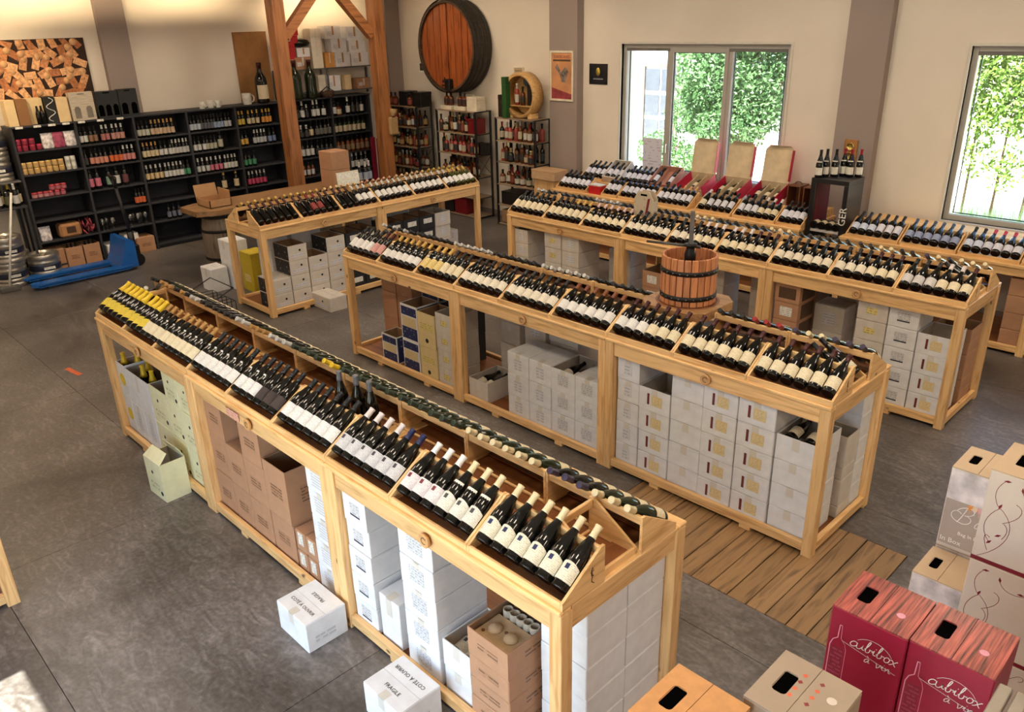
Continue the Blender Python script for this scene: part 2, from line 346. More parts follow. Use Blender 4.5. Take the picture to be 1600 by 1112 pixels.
t = thing('garden_shrub', 'low loose shrub outside at the left of the sliding window', 'shrub', (-10.2,14.5,-.1))
foliage([(0,0,.5,.6,.8),(.8,0,.4,.45,.8),(.3,.2,1.3,.4,1),(.6,.2,1.9,.35,1)], 4200, .04, 5).obj('foliage', M_LEAF, t); trunk((0,0,0), [(0,0,.8),(.4,0,.7),(.2,.2,1.4)], .03).obj('stem', M_BARK, t)
t = thing('climbing_vine', 'sunlit climbing vine filling the right hand window view', 'vine', (-3.4,13.4,-.1))
foliage([(-.6+.42*i,.1*(i % 2),1.75+.35*j,.36,1) for i in range(6) for j in range(5)]+[(-.4+.4*i,0,1.2-.2*(i%2),.24,1.6) for i in range(5)], 17000, .042, 9).obj('foliage', M_LEAF2, t)
mb = MB()
for i in range(6): mb.tube((-.5+.4*i,.1,0),(-.6+.42*i+.1,.1,2.6),.025,6,0,.012)
mb.obj('stem', M_BARK, t)
t = thing('tall_grass', 'tall green grass clump at the foot of the vine', 'grass', (-3.3,12.6,-.1))
mb = MB(); rr = random.Random(4)
for i in range(1500):
    x, y = rr.uniform(-1.2,1.4), rr.uniform(-.3,.4); h = rr.uniform(.25,.7); dx, dy = rr.uniform(-.15,.15), rr.uniform(-.15,.15)
    mb.add([(x-.008,y,0),(x+.008,y,0),(x+dx,y+dy,h)], [(0,1,2)])
mb.obj('blades', M_LEAF, t)['kind'] = 'stuff'
t = thing('white_outbuilding', 'white rendered outbuilding with a glazed door seen through the window', 'building', (-13.2,17.5,-.1))
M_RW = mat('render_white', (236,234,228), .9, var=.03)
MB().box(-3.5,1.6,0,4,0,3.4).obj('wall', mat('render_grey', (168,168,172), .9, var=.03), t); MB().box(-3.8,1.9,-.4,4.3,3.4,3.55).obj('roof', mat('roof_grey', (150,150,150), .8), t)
f = ring(MB(), .2,1.3,.1,2.1,-.05,.02,.08).obj('window', mat('shutter_brown', (92,82,76), .7), t)
for a in range(2):
    for b in range(3): MB().box(.3+a*.48,.72+a*.48,-.03,-.02,.25+b*.6,.75+b*.6).obj('pane', mat('dark_pane', (66,72,82), .2), f)
MB().box(-7.62,-7.42,9.72,9.9,-.1,3.4).obj('exterior_column', M_RW); tag(bpy.data.objects['exterior_column'], 'pale exterior column just outside the left edge of the sliding window', 'column')
t = thing('garden_wall', 'low pale garden wall beyond the vine', 'wall', (-3,19,-.1)); MB().box(-14,8,0,.2,0,1.6).obj('wall', M_RW, t); MB().box(-14,8,-.04,.24,1.6,1.66).obj('coping', M_RW, t)
# ------------------------------------------------------------------ display tables
UL, UD, TH = 1.6437, .8306, 1.04
M_PLY = wood('ply', (132,80,44), (104,58,30), 'x', rough=.42, scale=2.5, knots=False)
M_EMB = mat('turned_pine', (206,158,104), .5)
M_BRAND = mat('burnt_mark', (70,44,26), .7)
def make_unit():
    t = thing('display_table', 'x', 'table'); L, D, H = UL, UD, TH; p = .068
    for x in (0, L-p):
        for y in (0, D-p): plank('leg', x+.001, x+p-.001, y, y+p, 0, H-.022, t)
    for y in (.012, D-.012-.03): plank('apron', p, L-p, y, y+.03, H-.125, H-.022, t)
    for x in (.012, L-.012-.03): plank('apron', x, x+.03, p, D-p, H-.125, H-.022, t)
    for y in (-.008, D-.062): plank('edge_trim', .001, L-.001, y, y+.07, H-.022, H, t, c=.005)
    for x in (.001, L-.071): plank('edge_trim', x, x+.07, .063, D-.063, H-.022, H, t, c=.005)
    MB().box(.071,L-.071,.07,D-.07,H-.02,H-.004).obj('tabletop', M_PLY, t)
    for y in (.004, D-.039): plank('base_rail', p, L-p, y, y+.035, .03, .09, t)
    for x in (.004, L-.039): plank('base_rail', x, x+.035, p, D-p, .03, .09, t)
    MB().box(.04,L-.04,.04,D-.04,.05,.062).obj('base_board', M_PLY, t)
    for x in (.42, L-.5):
        for y in (.004, D-.06): plank('foot', x, x+.08, y, y+.056, 0, .03, t)
    e = MB().lathe([(.036,0),(.036,.012),(.03,.016),(.024,.012),(.0,.012)], 18, axis='y').obj('emblem', M_EMB, t, (L*.5,-.0,H-.072)); e.scale = (1,-1,1)
    MB().lathe([(.014,.0128),(.018,.0135),(.018,.0128)], 14, axis='y', a0=.5, a1=5.4).obj('emblem_mark', M_BRAND, e)
    return t
UNIT = make_unit()
unit_used = [False]
class Tab:
    def __init__(s, x, y, rz, n, word):
        s.x, s.y, s.rz, s.word = x, y, rz, word; s.units = []
        for i in range(n):
            lab = 'pale pine display table unit, '+(['left','middle','right'] if n == 3 else ['near','far'])[i]+' section of '+word
            if not unit_used[0]: o = UNIT; unit_used[0] = True; o.location = s.P(i*UL,0,0); o.rotation_euler = (0,0,rz); o['label'] = lab; o['group'] = 'pine display table units'
            else: o = clone(UNIT, s.P(i*UL,0,0), rz, lab)
            s.units.append(o)
    def P(s, u, v, z):
        c, k = math.cos(s.rz), math.sin(s.rz); return (s.x+c*u-k*v, s.y+k*u+c*v, z)
T1 = Tab(-6.555, 1.796, 0, 3, 'the nearest table row')
T2 = Tab(-6.587, 4.116, 0, 3, 'the second table row')
T3 = Tab(-6.607, 6.374, 0, 3, 'the third table row')
T0 = Tab(-8.16, 4.086, R(90), 2, 'the left crosswise table')
# end-grain emblem on the right ends
M_LIZ = MB().tube((0,0,-.03),(.004,0,-.005),.003).tube((.004,0,-.005),(-.002,0,.02),.005).tube((-.002,0,.02),(.008,0,.035),.004).tube((0,0,0),(.014,0,-.006),.0022).tube((0,0,.016),(.015,0,.02),.0022).tube((0,0,-.03),(.016,0,-.042),.002).xf(Matrix.Rotation(R(90),4,'Z') @ Matrix.Scale(.25,4,(0,1,0))).mesh('brand', M_BRAND)
# ------------------------------------------------------------------ racks
RL, RD, RH, TILT = UL/3, .25, .178, R(35)
def make_rack(L=RL, D=RD, H=RH, front=True):
    t = thing('bottle_rack', 'x', 'bottle rack'); w = .013; g = .0015
    poly = [(0,0),(D,0),(D,H),(D-.022,H),(0,.035)]
    for x in (g, L-w-g): MB().prism(poly, x, x+w).obj('side_panel', pine('y'), t)
    plank('front_lip', w+g, L-w-g, 0, .014, 0, .036, t, c=.002)
    MB().box(w+g,L-w-g,.014,.12,.002,.008).obj('base_board', M_PLY, t)
    plank('neck_rail', w+g, L-w-g, D-.024, D-.006, H-.045, H-.006, t, c=.003)
    plank('rear_rail', w+g, L-w-g, D-.012, D, 0, .012, t, c=.002)
    b = link('burnt_brand', M_LIZ, t, (L-g,D*.68,H*.42)); b.rotation_euler = (0,0,0)
    return t
RACK = make_rack(); rack_used = [False]
def rack(loc, rz, label, L=None):
    if L: o = make_rack(L); o.location = loc; o.rotation_euler = (0,0,rz); o['label'] = label; o['group'] = 'pine bottle racks'; return o
    if not rack_used[0]: rack_used[0] = True; o = RACK; o.location = loc; o.rotation_euler = (0,0,rz); o['label'] = label; o['group'] = 'pine bottle racks'; return o
    return clone(RACK, loc, rz, label)
# ------------------------------------------------------------------ wine bottles
def gl(key, rgb, rough=.06): return mat(key, rgb, rough, var=.02, spec=.5)
G_RED = gl('glass_black', (12,12,11)); G_GRN = gl('glass_olive', (26,34,14)); G_DEAD = gl('glass_leaf', (64,66,26)); G_AMB = gl('glass_amber', (96,46,14)); G_ROSE = gl('glass_rose',(150,60,52)); G_NAVY = gl('glass_navybase', (16,18,40))
PROF = {
 'burgundy': [(.030,.004),(.038,0),(.0405,.004),(.0408,.02),(.0408,.125),(.0395,.145),(.034,.172),(.0245,.205),(.0175,.23),(.0148,.25),(.0146,.285),(.0162,.287),(.0162,.294),(.012,.295)],
 'bordeaux': [(.028,.004),(.034,0),(.0370,.004),(.0372,.02),(.0372,.178),(.0355,.195),(.028,.212),(.0185,.226),(.0152,.24),(.0148,.288),(.0162,.29),(.0162,.299),(.012,.30)],
 'champagne':[(.032,.004),(.040,0),(.0438,.005),(.0440,.02),(.0440,.125),(.042,.15),(.034,.19),(.024,.225),(.0175,.25),(.0155,.28),(.018,.288),(.018,.298),(.012,.302)]}
def arc_label(r, z0, z1, half, seg=9, arch=0):
    v = []; f = []
    for i in range(seg+1):
        a = -math.pi/2-half+2*half*i/seg; zt = z1+arch*math.cos((i/seg-.5)*math.pi)
        v += [(r*math.cos(a),r*math.sin(a),z0),(r*math.cos(a),r*math.sin(a),zt)]
    for i in range(seg): f.append((2*i,2*i+2,2*i+3,2*i+1))
    return MB().add(v, f, 0, True)
BM = {}
def bottle_meshes(shape):
    if shape in BM: return BM[shape]
    pr = PROF[shape]; d = {}
    d['body'] = MB().lathe(pr, 18)
    zc = {'burgundy':.238,'bordeaux':.232,'champagne':.205}[shape]; import_r = []
    for (ra,za),(rb,zb) in zip(pr, pr[1:]):
        if za < zc <= zb: import_r.append((ra+(rb-ra)*(zc-za)/(zb-za)+.0006, zc))
        if zb > zc: import_r.append((rb+.0006, zb+(.0006 if zb > .29 else 0)))
    d['cap'] = MB().lathe(import_r, 18)
    r = max(p[0] for p in pr)+.0005; lz = {'burgundy':(.030,.108),'bordeaux':(.035,.135),'champagne':(.03,.1)}[shape]
    d['label'] = arc_label(r, lz[0], lz[1], R(78)); d['arch'] = arc_label(r, lz[0], lz[1]-.012, R(78), 12, .016)
    d['slant'] = arc_label(r, lz[0], lz[1], R(80)); d['slant'].v = [(x,y,z+(x/r)*.02) for x,y,z in d['slant'].v]
    nr = {'burgundy':.0315,'bordeaux':.037,'champagne':.037}[shape]; nz = {'burgundy':.172,'bordeaux':.15,'champagne':.165}[shape]
    d['dot'] = arc_label(nr+.004, nz-.012, nz+.002, R(24), 4); d['crest'] = arc_label(r+.0003, lz[1]-.03, lz[1]-.008, R(13), 3)
    d['neck'] = arc_label(nr+.0042, nz-.016, nz+.004, R(60), 6)
    BM[shape] = d; return d
MESHC = {}
def bmesh_get(shape, part, m):
    k = (shape,part,m.name)
    if k not in MESHC: MESHC[k] = bottle_meshes(shape)[part].mesh(part, m)
    return MESHC[k]
def cap_mat(c): return mat('foil_%d_%d_%d' % c, c, .38, .15, var=.03)
def lab_mat(c, ink=(70,60,55)): return pmat('label_%d_%d_%d' % c, c, ink, 130, .5, word=110, amt=.32)
# spec: (shape, glass, capsule rgb, label rgb or None, extras)
NUMW = {(222,196,66):'yellow'}
def colour(c):
    r, g, b = c
    if max(c) < 60: return 'black'
    if r > 170 and g > 140 and b < 110: return 'yellow' if g > 160 else 'golden'
    if r > 120 and g < 90 and b < 100: return 'red'
    if r > 60 and g < 50: return 'maroon'
    if b > r+25: return 'blue' if max(c) > 90 else 'navy'
    if min(c) > 215: return 'white'
    if min(c) > 175 and r-b > 14: return 'cream'
    if min(c) > 150: return 'pale grey'
    if g > r: return 'green'
    return 'bronze' if r > 100 else 'brown'
FAR = [MB(), []]
def far_bottle(loc, rot, spec):
    """bottles past the first three hundred: same shapes, joined into one far display"""
    from mathutils import Euler
    shape, g, cap, lab, ex = spec; M = Matrix.Translation(loc) @ Euler(rot).to_matrix().to_4x4(); d = bottle_meshes(shape)
    todo = [('body',g),('cap',cap_mat(cap))]+([(ex.get('kind','label'),lab_mat(lab))] if lab else [])
    for part, m in todo:
        if m not in FAR[1]: FAR[1].append(m)
        q = d[part]; mi = FAR[1].index(m); k = len(FAR[0].v)
        FAR[0].v += [tuple(M @ Vector(v)) for v in q.v]; FAR[0].f += [tuple(i+k for i in f) for f in q.f]; FAR[0].m += [mi]*len(q.f); FAR[0].sm += q.sm
FARMODE = [False]
def bottle(loc, rot, spec, label, group, parts=True):
    if FARMODE[0]: return far_bottle(loc, rot, spec)
    shape, g, cap, lab, ex = spec
    t = thing('wine_bottle', label, 'bottle', loc, group=group, rot=rot)
    link('glass_body', bmesh_get(shape,'body',g), t); link('capsule', bmesh_get(shape,'cap',cap_mat(cap)), t)
    if lab: link('label', bmesh_get(shape, ex.get('kind','label'), lab_mat(lab, ex.get('ink',(90,80,74)))), t)
    if 'dot' in ex: link('neck_sticker', bmesh_get(shape, 'dot', mat('sticker_white', (232,230,222), .5)), t)
    if 'neck' in ex: link('neck_label', bmesh_get(shape, 'neck', lab_mat(lab)), t)
    if 'crest' in ex: link('label_crest', bmesh_get(shape, 'crest', mat('crest_%d_%d_%d' % ex['crest'], ex['crest'], .5)), t)
    return t
def descr(spec):
    s, g, cap, lab, ex = spec
    return (colour(lab)+'-label' if lab else 'unlabelled')+' wine bottle with '+colour(cap)+' capsule'
def fill_rack(rloc, rz, specs, where, L=RL, skip=(), tilt=TILT):
    """bottles lie base to the lip, necks over the rail"""
    n = len(specs); inner = L-2*.0145; c, k = math.cos(rz), math.sin(rz)
    for i, sp in enumerate(specs):
        if sp is None: continue
        u = .0145+inner*(i+.5)/n; v = .042; z = .052
        loc = (rloc[0]+c*u-k*v, rloc[1]+k*u+c*v, rloc[2]+z)
        ii = i if abs(rz) < 2 else n-1-i
        bottle(loc, (-(math.pi/2-tilt)+rnd.uniform(-.012,.012), rnd.uniform(-.15,.15)*0, rz+rnd.uniform(-.01,.01)), sp, descr(sp)+', '+ORD[ii]+' in '+where, 'wine bottles in '+where)
def B(shape, cap, lab, g=None, **ex): return (shape, g or G_RED, cap, lab, ex)
YEL, BRZ, BLK, WHT, CRM, NVY, MAR, SIL, GLD = (226,190,44), (172,128,70), (26,25,26), (226,224,220), (222,206,166), (30,36,74), (62,16,22), (190,188,184), (196,160,84)
LW, LC, LG, LD, LP = (226,222,218), (226,212,180), (204,200,200), (52,40,38), (206,150,144)
byel = B('champagne', YEL, (224,196,60), kind='slant'); bbrz = B('burgundy', BRZ, LC, dot=1)
bblk = B('burgundy', BLK, LW, dot=1); bbl2 = B('burgundy', BLK, LD); bbl3 = B('burgundy', BLK, LW)
bsil = B('burgundy', (214,200,196), LG, g=G_RED, crest=(60,50,60)); bnav = B('burgundy', NVY, LG, crest=(60,50,60))
bwr = B('burgundy', (228,224,222), (228,218,218), crest=(120,40,50)); bcn = B('burgundy', CRM, (226,220,206), kind='arch', neck=1, crest=(70,70,70)); bsh = B('burgundy', CRM, (228,220,198), kind='arch', crest=(28,40,84))
bk, bkc = B('bordeaux', BLK, LW), B('bordeaux', BLK, LC); bpk = B('bordeaux', MAR, LP); bgc = B('burgundy', GLD, LW, dot=1); bgl = B('bordeaux', GLD, (224,198,128), dot=1); bam = B('burgundy', (120,66,40), LW)
bmw, bmc = B('burgundy', MAR, LW), B('burgundy', MAR, LC); bkw = B('burgundy', BLK, (226,216,196)); bwc = B('burgundy', (218,206,206), LC); bpc = B('burgundy', (206,176,176), LC, kind='arch')
dk = B('burgundy', BLK, LC); dg = B('burgundy', (40,52,40), LC, g=G_GRN); dw = B('burgundy', CRM, LC, g=G_GRN); ds = B('burgundy', SIL, LC); dbz = B('burgundy', BRZ, LC, g=G_GRN); drd = B('burgundy', (150,24,30), LC); dyl = B('burgundy', YEL, LC, g=G_GRN); dpu = B('burgundy', (60,50,74), LC)
dis = B('bordeaux', (60,20,20), None); bor = B('bordeaux', SIL, LW); brw = B('bordeaux', (120,30,30), (130,40,34)); bwg = B('bordeaux', GLD, LW, g=G_DEAD)
F1 = [[byel]*6, [byel]*3+[bbrz]*3, [bbrz]*6, [bblk]*6, [bblk]*3+[bbl2]*3, [bbl3]*6, [bsil]*4+[bnav]*2, [bwr]*3+[bcn]*3, [bsh]*6]
R1 = [[dk,dk,dbz,dbz,dbz,dk],[dbz,dk,ds,ds,dk,dk],[dk]*4+[ds]*2,[dbz]*3+[ds]*3,[dg]*4+[dyl]*2,[dg]*6,[dg]*6,[dw]*6,[dpu]*3+[dw]*3]
F2 = [[bk,bk,bk,bk,bpk,bpk],[bgc]*6,[bgl]*3+[bkc]*3,[bkw]*6,[bkw]*6,[bam]*6,[bmw]*3+[bmc]*3,[bmc]*6,[bmc]*6]
R2 = [[ds,dk,ds,dk,ds,dk],[dk]*6,[ds]*6,[dk]*6,[ds]*6,[dk]*6,None,[dk]*3+[drd]*3,[dpu,dw,dw,dpu,dpu,dpu]]
F3 = [[bkc]*6,[bkc]*3+[B('bordeaux',GLD,LC)]*3,[bpc]*6,[bkw]*6,[bkw]*3+[bwc]*3,[bwc]*3+[bmc]*3,[bkw]*6,[bkw]*3+[bmc]*3,[B('burgundy',BLK,LG)]*3+[bwc]*2+[bmc]]
R3 = [[ds,ds,dk,dk,dk,dk],[dk]*4+[ds]*2,[ds,ds,dk,dk,dk,dk],[dk]*6,[dw]*3+[dk]*3,[dk]*3+[dw]*3,[dk]*6,[dk,dk,dw,dw,dk,dk],[dpu,dw,dpu,dw,dw,dw]]
RV = .50      # rear racks stand this far back on the table
for T, F, Rr, w in ((T1,F1,R1,'nearest table'),(T2,F2,R2,'second table'),(T3,F3,R3,'third table')):
    for i in range(9):
        wh = w+"'s "+ORD[i]+' front rack'
        l = T.P(i*RL, .008, TH); rack(l, T.rz, 'pine bottle rack, '+ORD[i]+' from left along the front edge of the '+w)
        fill_rack(l, T.rz, F[i], wh)
        if Rr[i]:
            wh = w+"'s "+ORD[i]+' rear rack'
            l = T.P((i+1)*RL, RV+RD, TH); rack(l, T.rz+math.pi, 'pine bottle rack, '+ORD[i]+' from left along the rear edge of the '+w)
            FARMODE[0] = T is T3
            fill_rack(l, T.rz+math.pi, Rr[i][::-1], wh); FARMODE[0] = False
F0 = [[dis]*3+[B('bordeaux',MAR,None)]*3,[dis]*2+[brw]*2+[dis]*2,[dis]*3+[bor]*3,[bor]*6,[bor]*6,[bor]*2+[bwg]*4]
R0 = [[B('bordeaux',GLD,LC)]*6,[B('bordeaux',GLD,LC)]*6,[B('bordeaux',(214,180,130),LC)]*6,[B('bordeaux',(200,150,120),LC)]*6,[B('bordeaux',(214,180,130),LC)]*6,[bwg]*6]
FARMODE[0] = True
for i in range(6):
    wh = "crosswise table's "+ORD[i]+' front rack'
    l = T0.P(i*RL, .008, TH); rack(l, T0.rz, 'pine bottle rack, '+ORD[i]+' from left along the front of the left crosswise table'); fill_rack(l, T0.rz, F0[i], wh)
    wh = "crosswise table's "+ORD[i]+' rear rack'
    l = T0.P((i+1)*RL, RV+RD, TH); rack(l, T0.rz+math.pi, 'pine bottle rack, '+ORD[i]+' from left along the rear of the left crosswise table'); fill_rack(l, T0.rz+math.pi, R0[i], wh)
FARMODE[0] = False
# short racks closing the table ends
ew = RV-RD-.02
for T, side, sp, w in ((T1,0,[dk,ds],'nearest table'),(T2,0,[bk,bk],'second table'),(T1,1,None,'nearest table'),(T2,1,[bkw,bkw],'second table'),(T3,1,[bkw,bkw],'third table')):
    rz = R(-90) if side == 0 else R(90)
    l = T.P(.02, .262+ew, TH) if side == 0 else T.P(3*UL-.02, .262, TH)
    rack(l, rz, 'short pine end rack, %s, across the %s end of the %s' % ('empty' if not sp else 'two bottles', 'left' if side == 0 else 'right', w), ew)
    if sp: fill_rack(l, rz, sp, w+"'s short "+('left' if side == 0 else 'right')+' end rack', ew)
# ------------------------------------------------------------------ cartons
C_WHITE, C_GREY, C_KRAFT, C_YG, C_CREAM, C_BLACK, C_YEL, C_NAVY = (224,224,226), (208,200,190), (180,136,104), (228,224,184), (222,202,150), (34,34,36), (196,172,40), (30,42,92)
def board(c): return mat('cardboard_%d_%d_%d' % c, c, .75, var=.03, scale=14)
M_TAPE = mat('packing_tape', (212,206,196), .35, var=.03); M_TAPEB = mat('kraft_tape', (170,128,90), .4, var=.03)
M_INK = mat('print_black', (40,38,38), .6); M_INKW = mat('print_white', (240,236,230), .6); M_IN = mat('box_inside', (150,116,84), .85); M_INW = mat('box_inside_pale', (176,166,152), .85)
LBL = dict(
 plain=pmat('print_grey', (214,214,218), (150,150,158), 40, .55, word=30),
 lines=pmat('print_lines', (222,222,224), (150,150,160), 55, .62, word=26),
 logo=pmat('print_logo', (206,206,208), (90,90,100), 60, .5, word=60, amt=.5),
 cream=pmat('print_cream', (224,204,156), (120,90,60), 90, .5, word=70, amt=.3),
 yellow=pmat('print_yellow', (222,204,128), (90,80,50), 50, .5, word=50),
 kraft=pmat('print_kraft', (174,130,98), (84,58,42), 46, .55, word=30, amt=.75),
 dark=pmat('print_dark', (86,62,44), (40,28,22), 60, .5, word=30),
 white=pmat('print_white_label', (232,230,222), (90,90,90), 60, .5, word=40),
 navy=pmat('print_navy', (32,44,94), (190,190,200), 30, .42, word=30),
 script=pmat('print_script', (222,218,178), (120,112,80), 30, .5, word=40),
 black=pmat('print_black_panel', (36,36,38), (190,190,190), 22, .4, word=20), bar=mat('maroon_bar', (110,44,40), .6), ybadge=mat('badge_yellow', (226,196,60), .6), hole=mat('hole_dark', (40,40,34), .9), darkbar=mat('navy_bar', (40,44,66), .6))
# style: body colour, tape?, list of marks (face, cx, cz, w, h, label key) as fractions of the face
ST = {
 'white': (C_WHITE, 1, [('f',.5,.5,.34,.5,'plain')], 'white', 'grey print'),
 'wlines': (C_WHITE, 1, [('f',.5,.5,.5,.6,'lines')], 'white', 'grey lettering'),
 'wplain': (C_WHITE, 1, [], 'plain white', ''),
 'wlogo': (C_WHITE, 0, [('f',.5,.58,.42,.42,'logo'),('f',.5,.34,.42,.07,'darkbar')], 'white', 'picture label'),
 'wemb': (C_WHITE, 1, [('f',.5,.55,.44,.5,'logo')], 'white', 'emblem label'),
 'wbar': (C_WHITE, 1, [('f',.3,.52,.07,.5,'bar'),('f',.58,.5,.34,.46,'cream')], 'white', 'maroon bar'),
 'grey': (C_GREY, 1, [('f',.5,.5,.4,.5,'plain')], 'pale grey', 'faded print'),
 'gplain': (C_GREY, 1, [], 'pale grey', ''),
 'gyel': (C_GREY, 1, [('f',.48,.5,.36,.3,'yellow')], 'pale grey', 'small yellow label'),
 'kraft': (C_KRAFT, 0, [('f',.5,.5,.5,.22,'kraft'),('s',.5,.5,.4,.3,'kraft')], 'brown kraft', 'stamped lettering'),
 'klab': (C_KRAFT, 0, [('f',.5,.5,.5,.5,'white'),('s',.5,.5,.7,.8,'dark')], 'brown kraft', 'white label'),
 'kdark': (C_KRAFT, 0, [('f',.5,.5,.7,.6,'dark'),('s',.5,.5,.7,.8,'dark')], 'brown kraft', 'dark panel'),
 'kplain': (C_KRAFT, 0, [], 'plain brown kraft', ''),
 'ksmall': (C_KRAFT, 0, [('f',.5,.62,.5,.6,'white')], 'narrow brown kraft', 'white sticker'),
 'yg': (C_YG, 0, [('f',.42,.66,.11,.09,'hole'),('f',.45,.3,.55,.26,'script'),('f',.8,.18,.14,.12,'hole')], 'pale yellow', 'black dot'),
 'ybadge': (C_WHITE, 0, [('f',.55,.55,.5,.28,'ybadge')], 'white', 'round yellow badge'),
 'navy': (C_WHITE, 0, [('f',.5,.82,.9,.24,'navy'),('f',.5,.2,.9,.34,'navy'),('f',.5,.52,.8,.28,'cream'),('s',.5,.5,.92,.92,'navy')], 'navy and white', 'cream panel'),
 'cream': (C_CREAM, 0, [('f',.5,.6,.7,.2,'yellow'),('f',.5,.2,.18,.14,'hole')], 'cream', 'brown lettering'),
 'black': (C_BLACK, 0, [('f',.55,.6,.56,.36,'white')], 'black', 'white label'),
 'wb': (C_GREY, 0, [('f',.5,.3,.7,.22,'plain'),('f',.62,.62,.12,.16,'hole'),('l',.5,.5,.94,.94,'black')], 'grey and black', 'round logo'),
 'yellow': (C_YEL, 0, [('f',.5,.35,.5,.2,'yellow')], 'bright yellow', 'faint lettering'),
}
CM = {}
def carton_meshes(w, d, h, style, open_):
    k = (round(w,3),round(d,3),round(h,3),style,open_)
    if k in CM: return CM[k]
    col, tape, marks, _, _ = ST[style]; e = .004; m = board(col); parts = []
    if open_:
        t = .005; mb = MB()
        mb.box(0,w,0,t,0,h,0).box(0,w,d-t,d,0,h,0).box(0,t,t,d-t,0,h,0).box(w-t,w,t,d-t,0,h,0).box(t,w-t,t,d-t,0,t,0)
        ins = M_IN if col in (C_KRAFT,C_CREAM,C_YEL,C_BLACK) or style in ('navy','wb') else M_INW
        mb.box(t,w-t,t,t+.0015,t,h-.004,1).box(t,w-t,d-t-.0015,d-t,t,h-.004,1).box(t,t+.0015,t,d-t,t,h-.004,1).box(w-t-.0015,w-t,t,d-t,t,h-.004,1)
        parts.append(('body', mb.mesh('carton_body', [m, ins])))
    else:
        parts.append(('body', MB().box(0,w,0,d,0,h-.003,c=e).mesh('carton_body', m)))
        fl = MB().box(.002,w-.002,.002,d/2-.0015,h-.003,h,c=.001).mesh('flap', m); fl2 = MB().box(.002,w-.002,d/2+.0015,d-.002,h-.003,h,c=.001).mesh('flap', m)
        parts += [('flap', fl), ('flap', fl2)]
    if tape:
        tm = M_TAPE; mb = MB().box(w*.5-.024,w*.5+.024,-.0006,0,h*.62 if not open_ else h*.5,h-.004)
        if not open_: mb.box(w*.5-.024,w*.5+.024,-.0006,d*.2,h,h+.0006)
        parts.append(('tape', mb.mesh('tape', tm)))
    for (fc,cx,cz,mw,mh,lk) in marks:
        if fc == 'f' and lk in ('hole','ybadge') and mw*w > .01:
            r_ = min(mw*w,mh*h)*.5*(1.3 if lk == 'ybadge' else 1); parts.append(('print', MB().prism([(cx*w+r_*math.cos(q),cz*h+r_*math.sin(q)) for q in (2*math.pi*i/14 for i in range(14))][::-1], -.0012,-.0004,'y').mesh('print', LBL[lk]))); continue
        if fc == 'f': mb = MB().box((cx-mw/2)*w,(cx+mw/2)*w,-.0012,-.0004,(cz-mh/2)*h,(cz+mh/2)*h)
        elif fc == 's': mb = MB().box(w+.0004,w+.0012,(cx-mw/2)*d,(cx+mw/2)*d,(cz-mh/2)*h,(cz+mh/2)*h)
        else: mb = MB().box(-.0012,-.0004,(cx-mw/2)*d,(cx+mw/2)*d,(cz-mh/2)*h,(cz+mh/2)*h)
        parts.append(('print', mb.mesh('print', LBL[lk])))
    CM[k] = parts; return parts
def carton(loc, rz, w, d, h, style, label, open_=False, group=None):
    t = thing('wine_carton', label, 'carton', loc, rz, group)
    for n_, me in carton_meshes(w, d, h, style, open_): link({'print':'printed_label'}.get(n_, n_), me, t)
    return t
def cname(style): a, b = ST[style][3], ST[style][4]; return a+' carton'+(' with '+b if b else '')
Z0 = .0625
def stack(T, x0, x1, v, d, hs, style, where, open_top=False, z0=Z0, jit=.006, styles=None, world=False, rz=None):
    """x0,x1 are world coordinates along the table; a stack from the bottom up"""
    z = z0; n_ = len(hs); w = x1-x0-.004
    for i, h in enumerate(hs):
        st = styles[i] if styles else style; op = open_top and i == n_-1
        dv = rnd.uniform(-jit, jit)*.6 if i else 0
        if T is None: loc = (x0+.002, v+dv, z); a = rz or 0
        else:
            org = T.y if T is T0 else T.x
            loc = T.P(x0-org+.002, v+dv, z); a = T.rz
        pos = 'standing under ' if n_ == 1 else ('bottom of ' if i == 0 else ('top of ' if i == n_-1 else ORD[i]+' up in '))
        carton(loc, a, w, d, h-.002, st, ('open ' if op else '')+cname(st)+', '+pos+where, op, 'cartons in '+where)
        z += h
    return z
def flat_bottles(T, x0, x1, v, d, z, sp, where, n=2, org=None):
    """bottles lying in an open carton, necks to the back"""
    for i in range(n):
        u = x0+(x1-x0)*(i+.5)/n; loc = T.P(u-T.x, v+.02, z)
        bottle(loc, (R(-82),0,T.rz), sp, descr(sp)+', '+ORD[i]+' lying in '+where, 'bottles lying in '+where)
def up_bottles(T, pts, z, sp, where):
    for i, (x, v) in enumerate(pts):
        bottle(T.P(x-T.x, v, z), (0,0,0), sp, descr(sp)+', '+ORD[i]+' standing in '+where, 'bottles standing in '+where)
V = .05
# nearest row, left section
stack(T1,-6.48,-6.31,V,.26,[.31,.30],'ybadge',"left corner stack under nearest table",True)
up_bottles(T1,[(-6.43,.1),(-6.36,.18),(-6.43,.24)],.44,byel,'nearest table left corner carton')
stack(T1,-6.305,-6.07,V,.3,[.31],'white','the wide white carton, left'); stack(T1,-6.065,-5.84,V,.3,[.31],'white','the wide white carton, right')
stack(T1,-6.305,-5.84,V,.3,[.29],'wplain','nearest table above two white cartons',True,z0=Z0+.31)
up_bottles(T1,[(-6.1,.12),(-5.95,.13),(-6.2,.2),(-5.92,.24)],.42,byel,'nearest table wide white carton')
stack(T1,-5.83,-5.525,V,.26,[.31,.30],'yg','first pale yellow stack under nearest table',True)
stack(T1,-5.52,-5.275,V,.26,[.29,.29,.26],'yg','second pale yellow stack under nearest table'); stack(T1,-5.27,-5.0,V,.26,[.29,.29,.26],'yg','third pale yellow stack under nearest table')
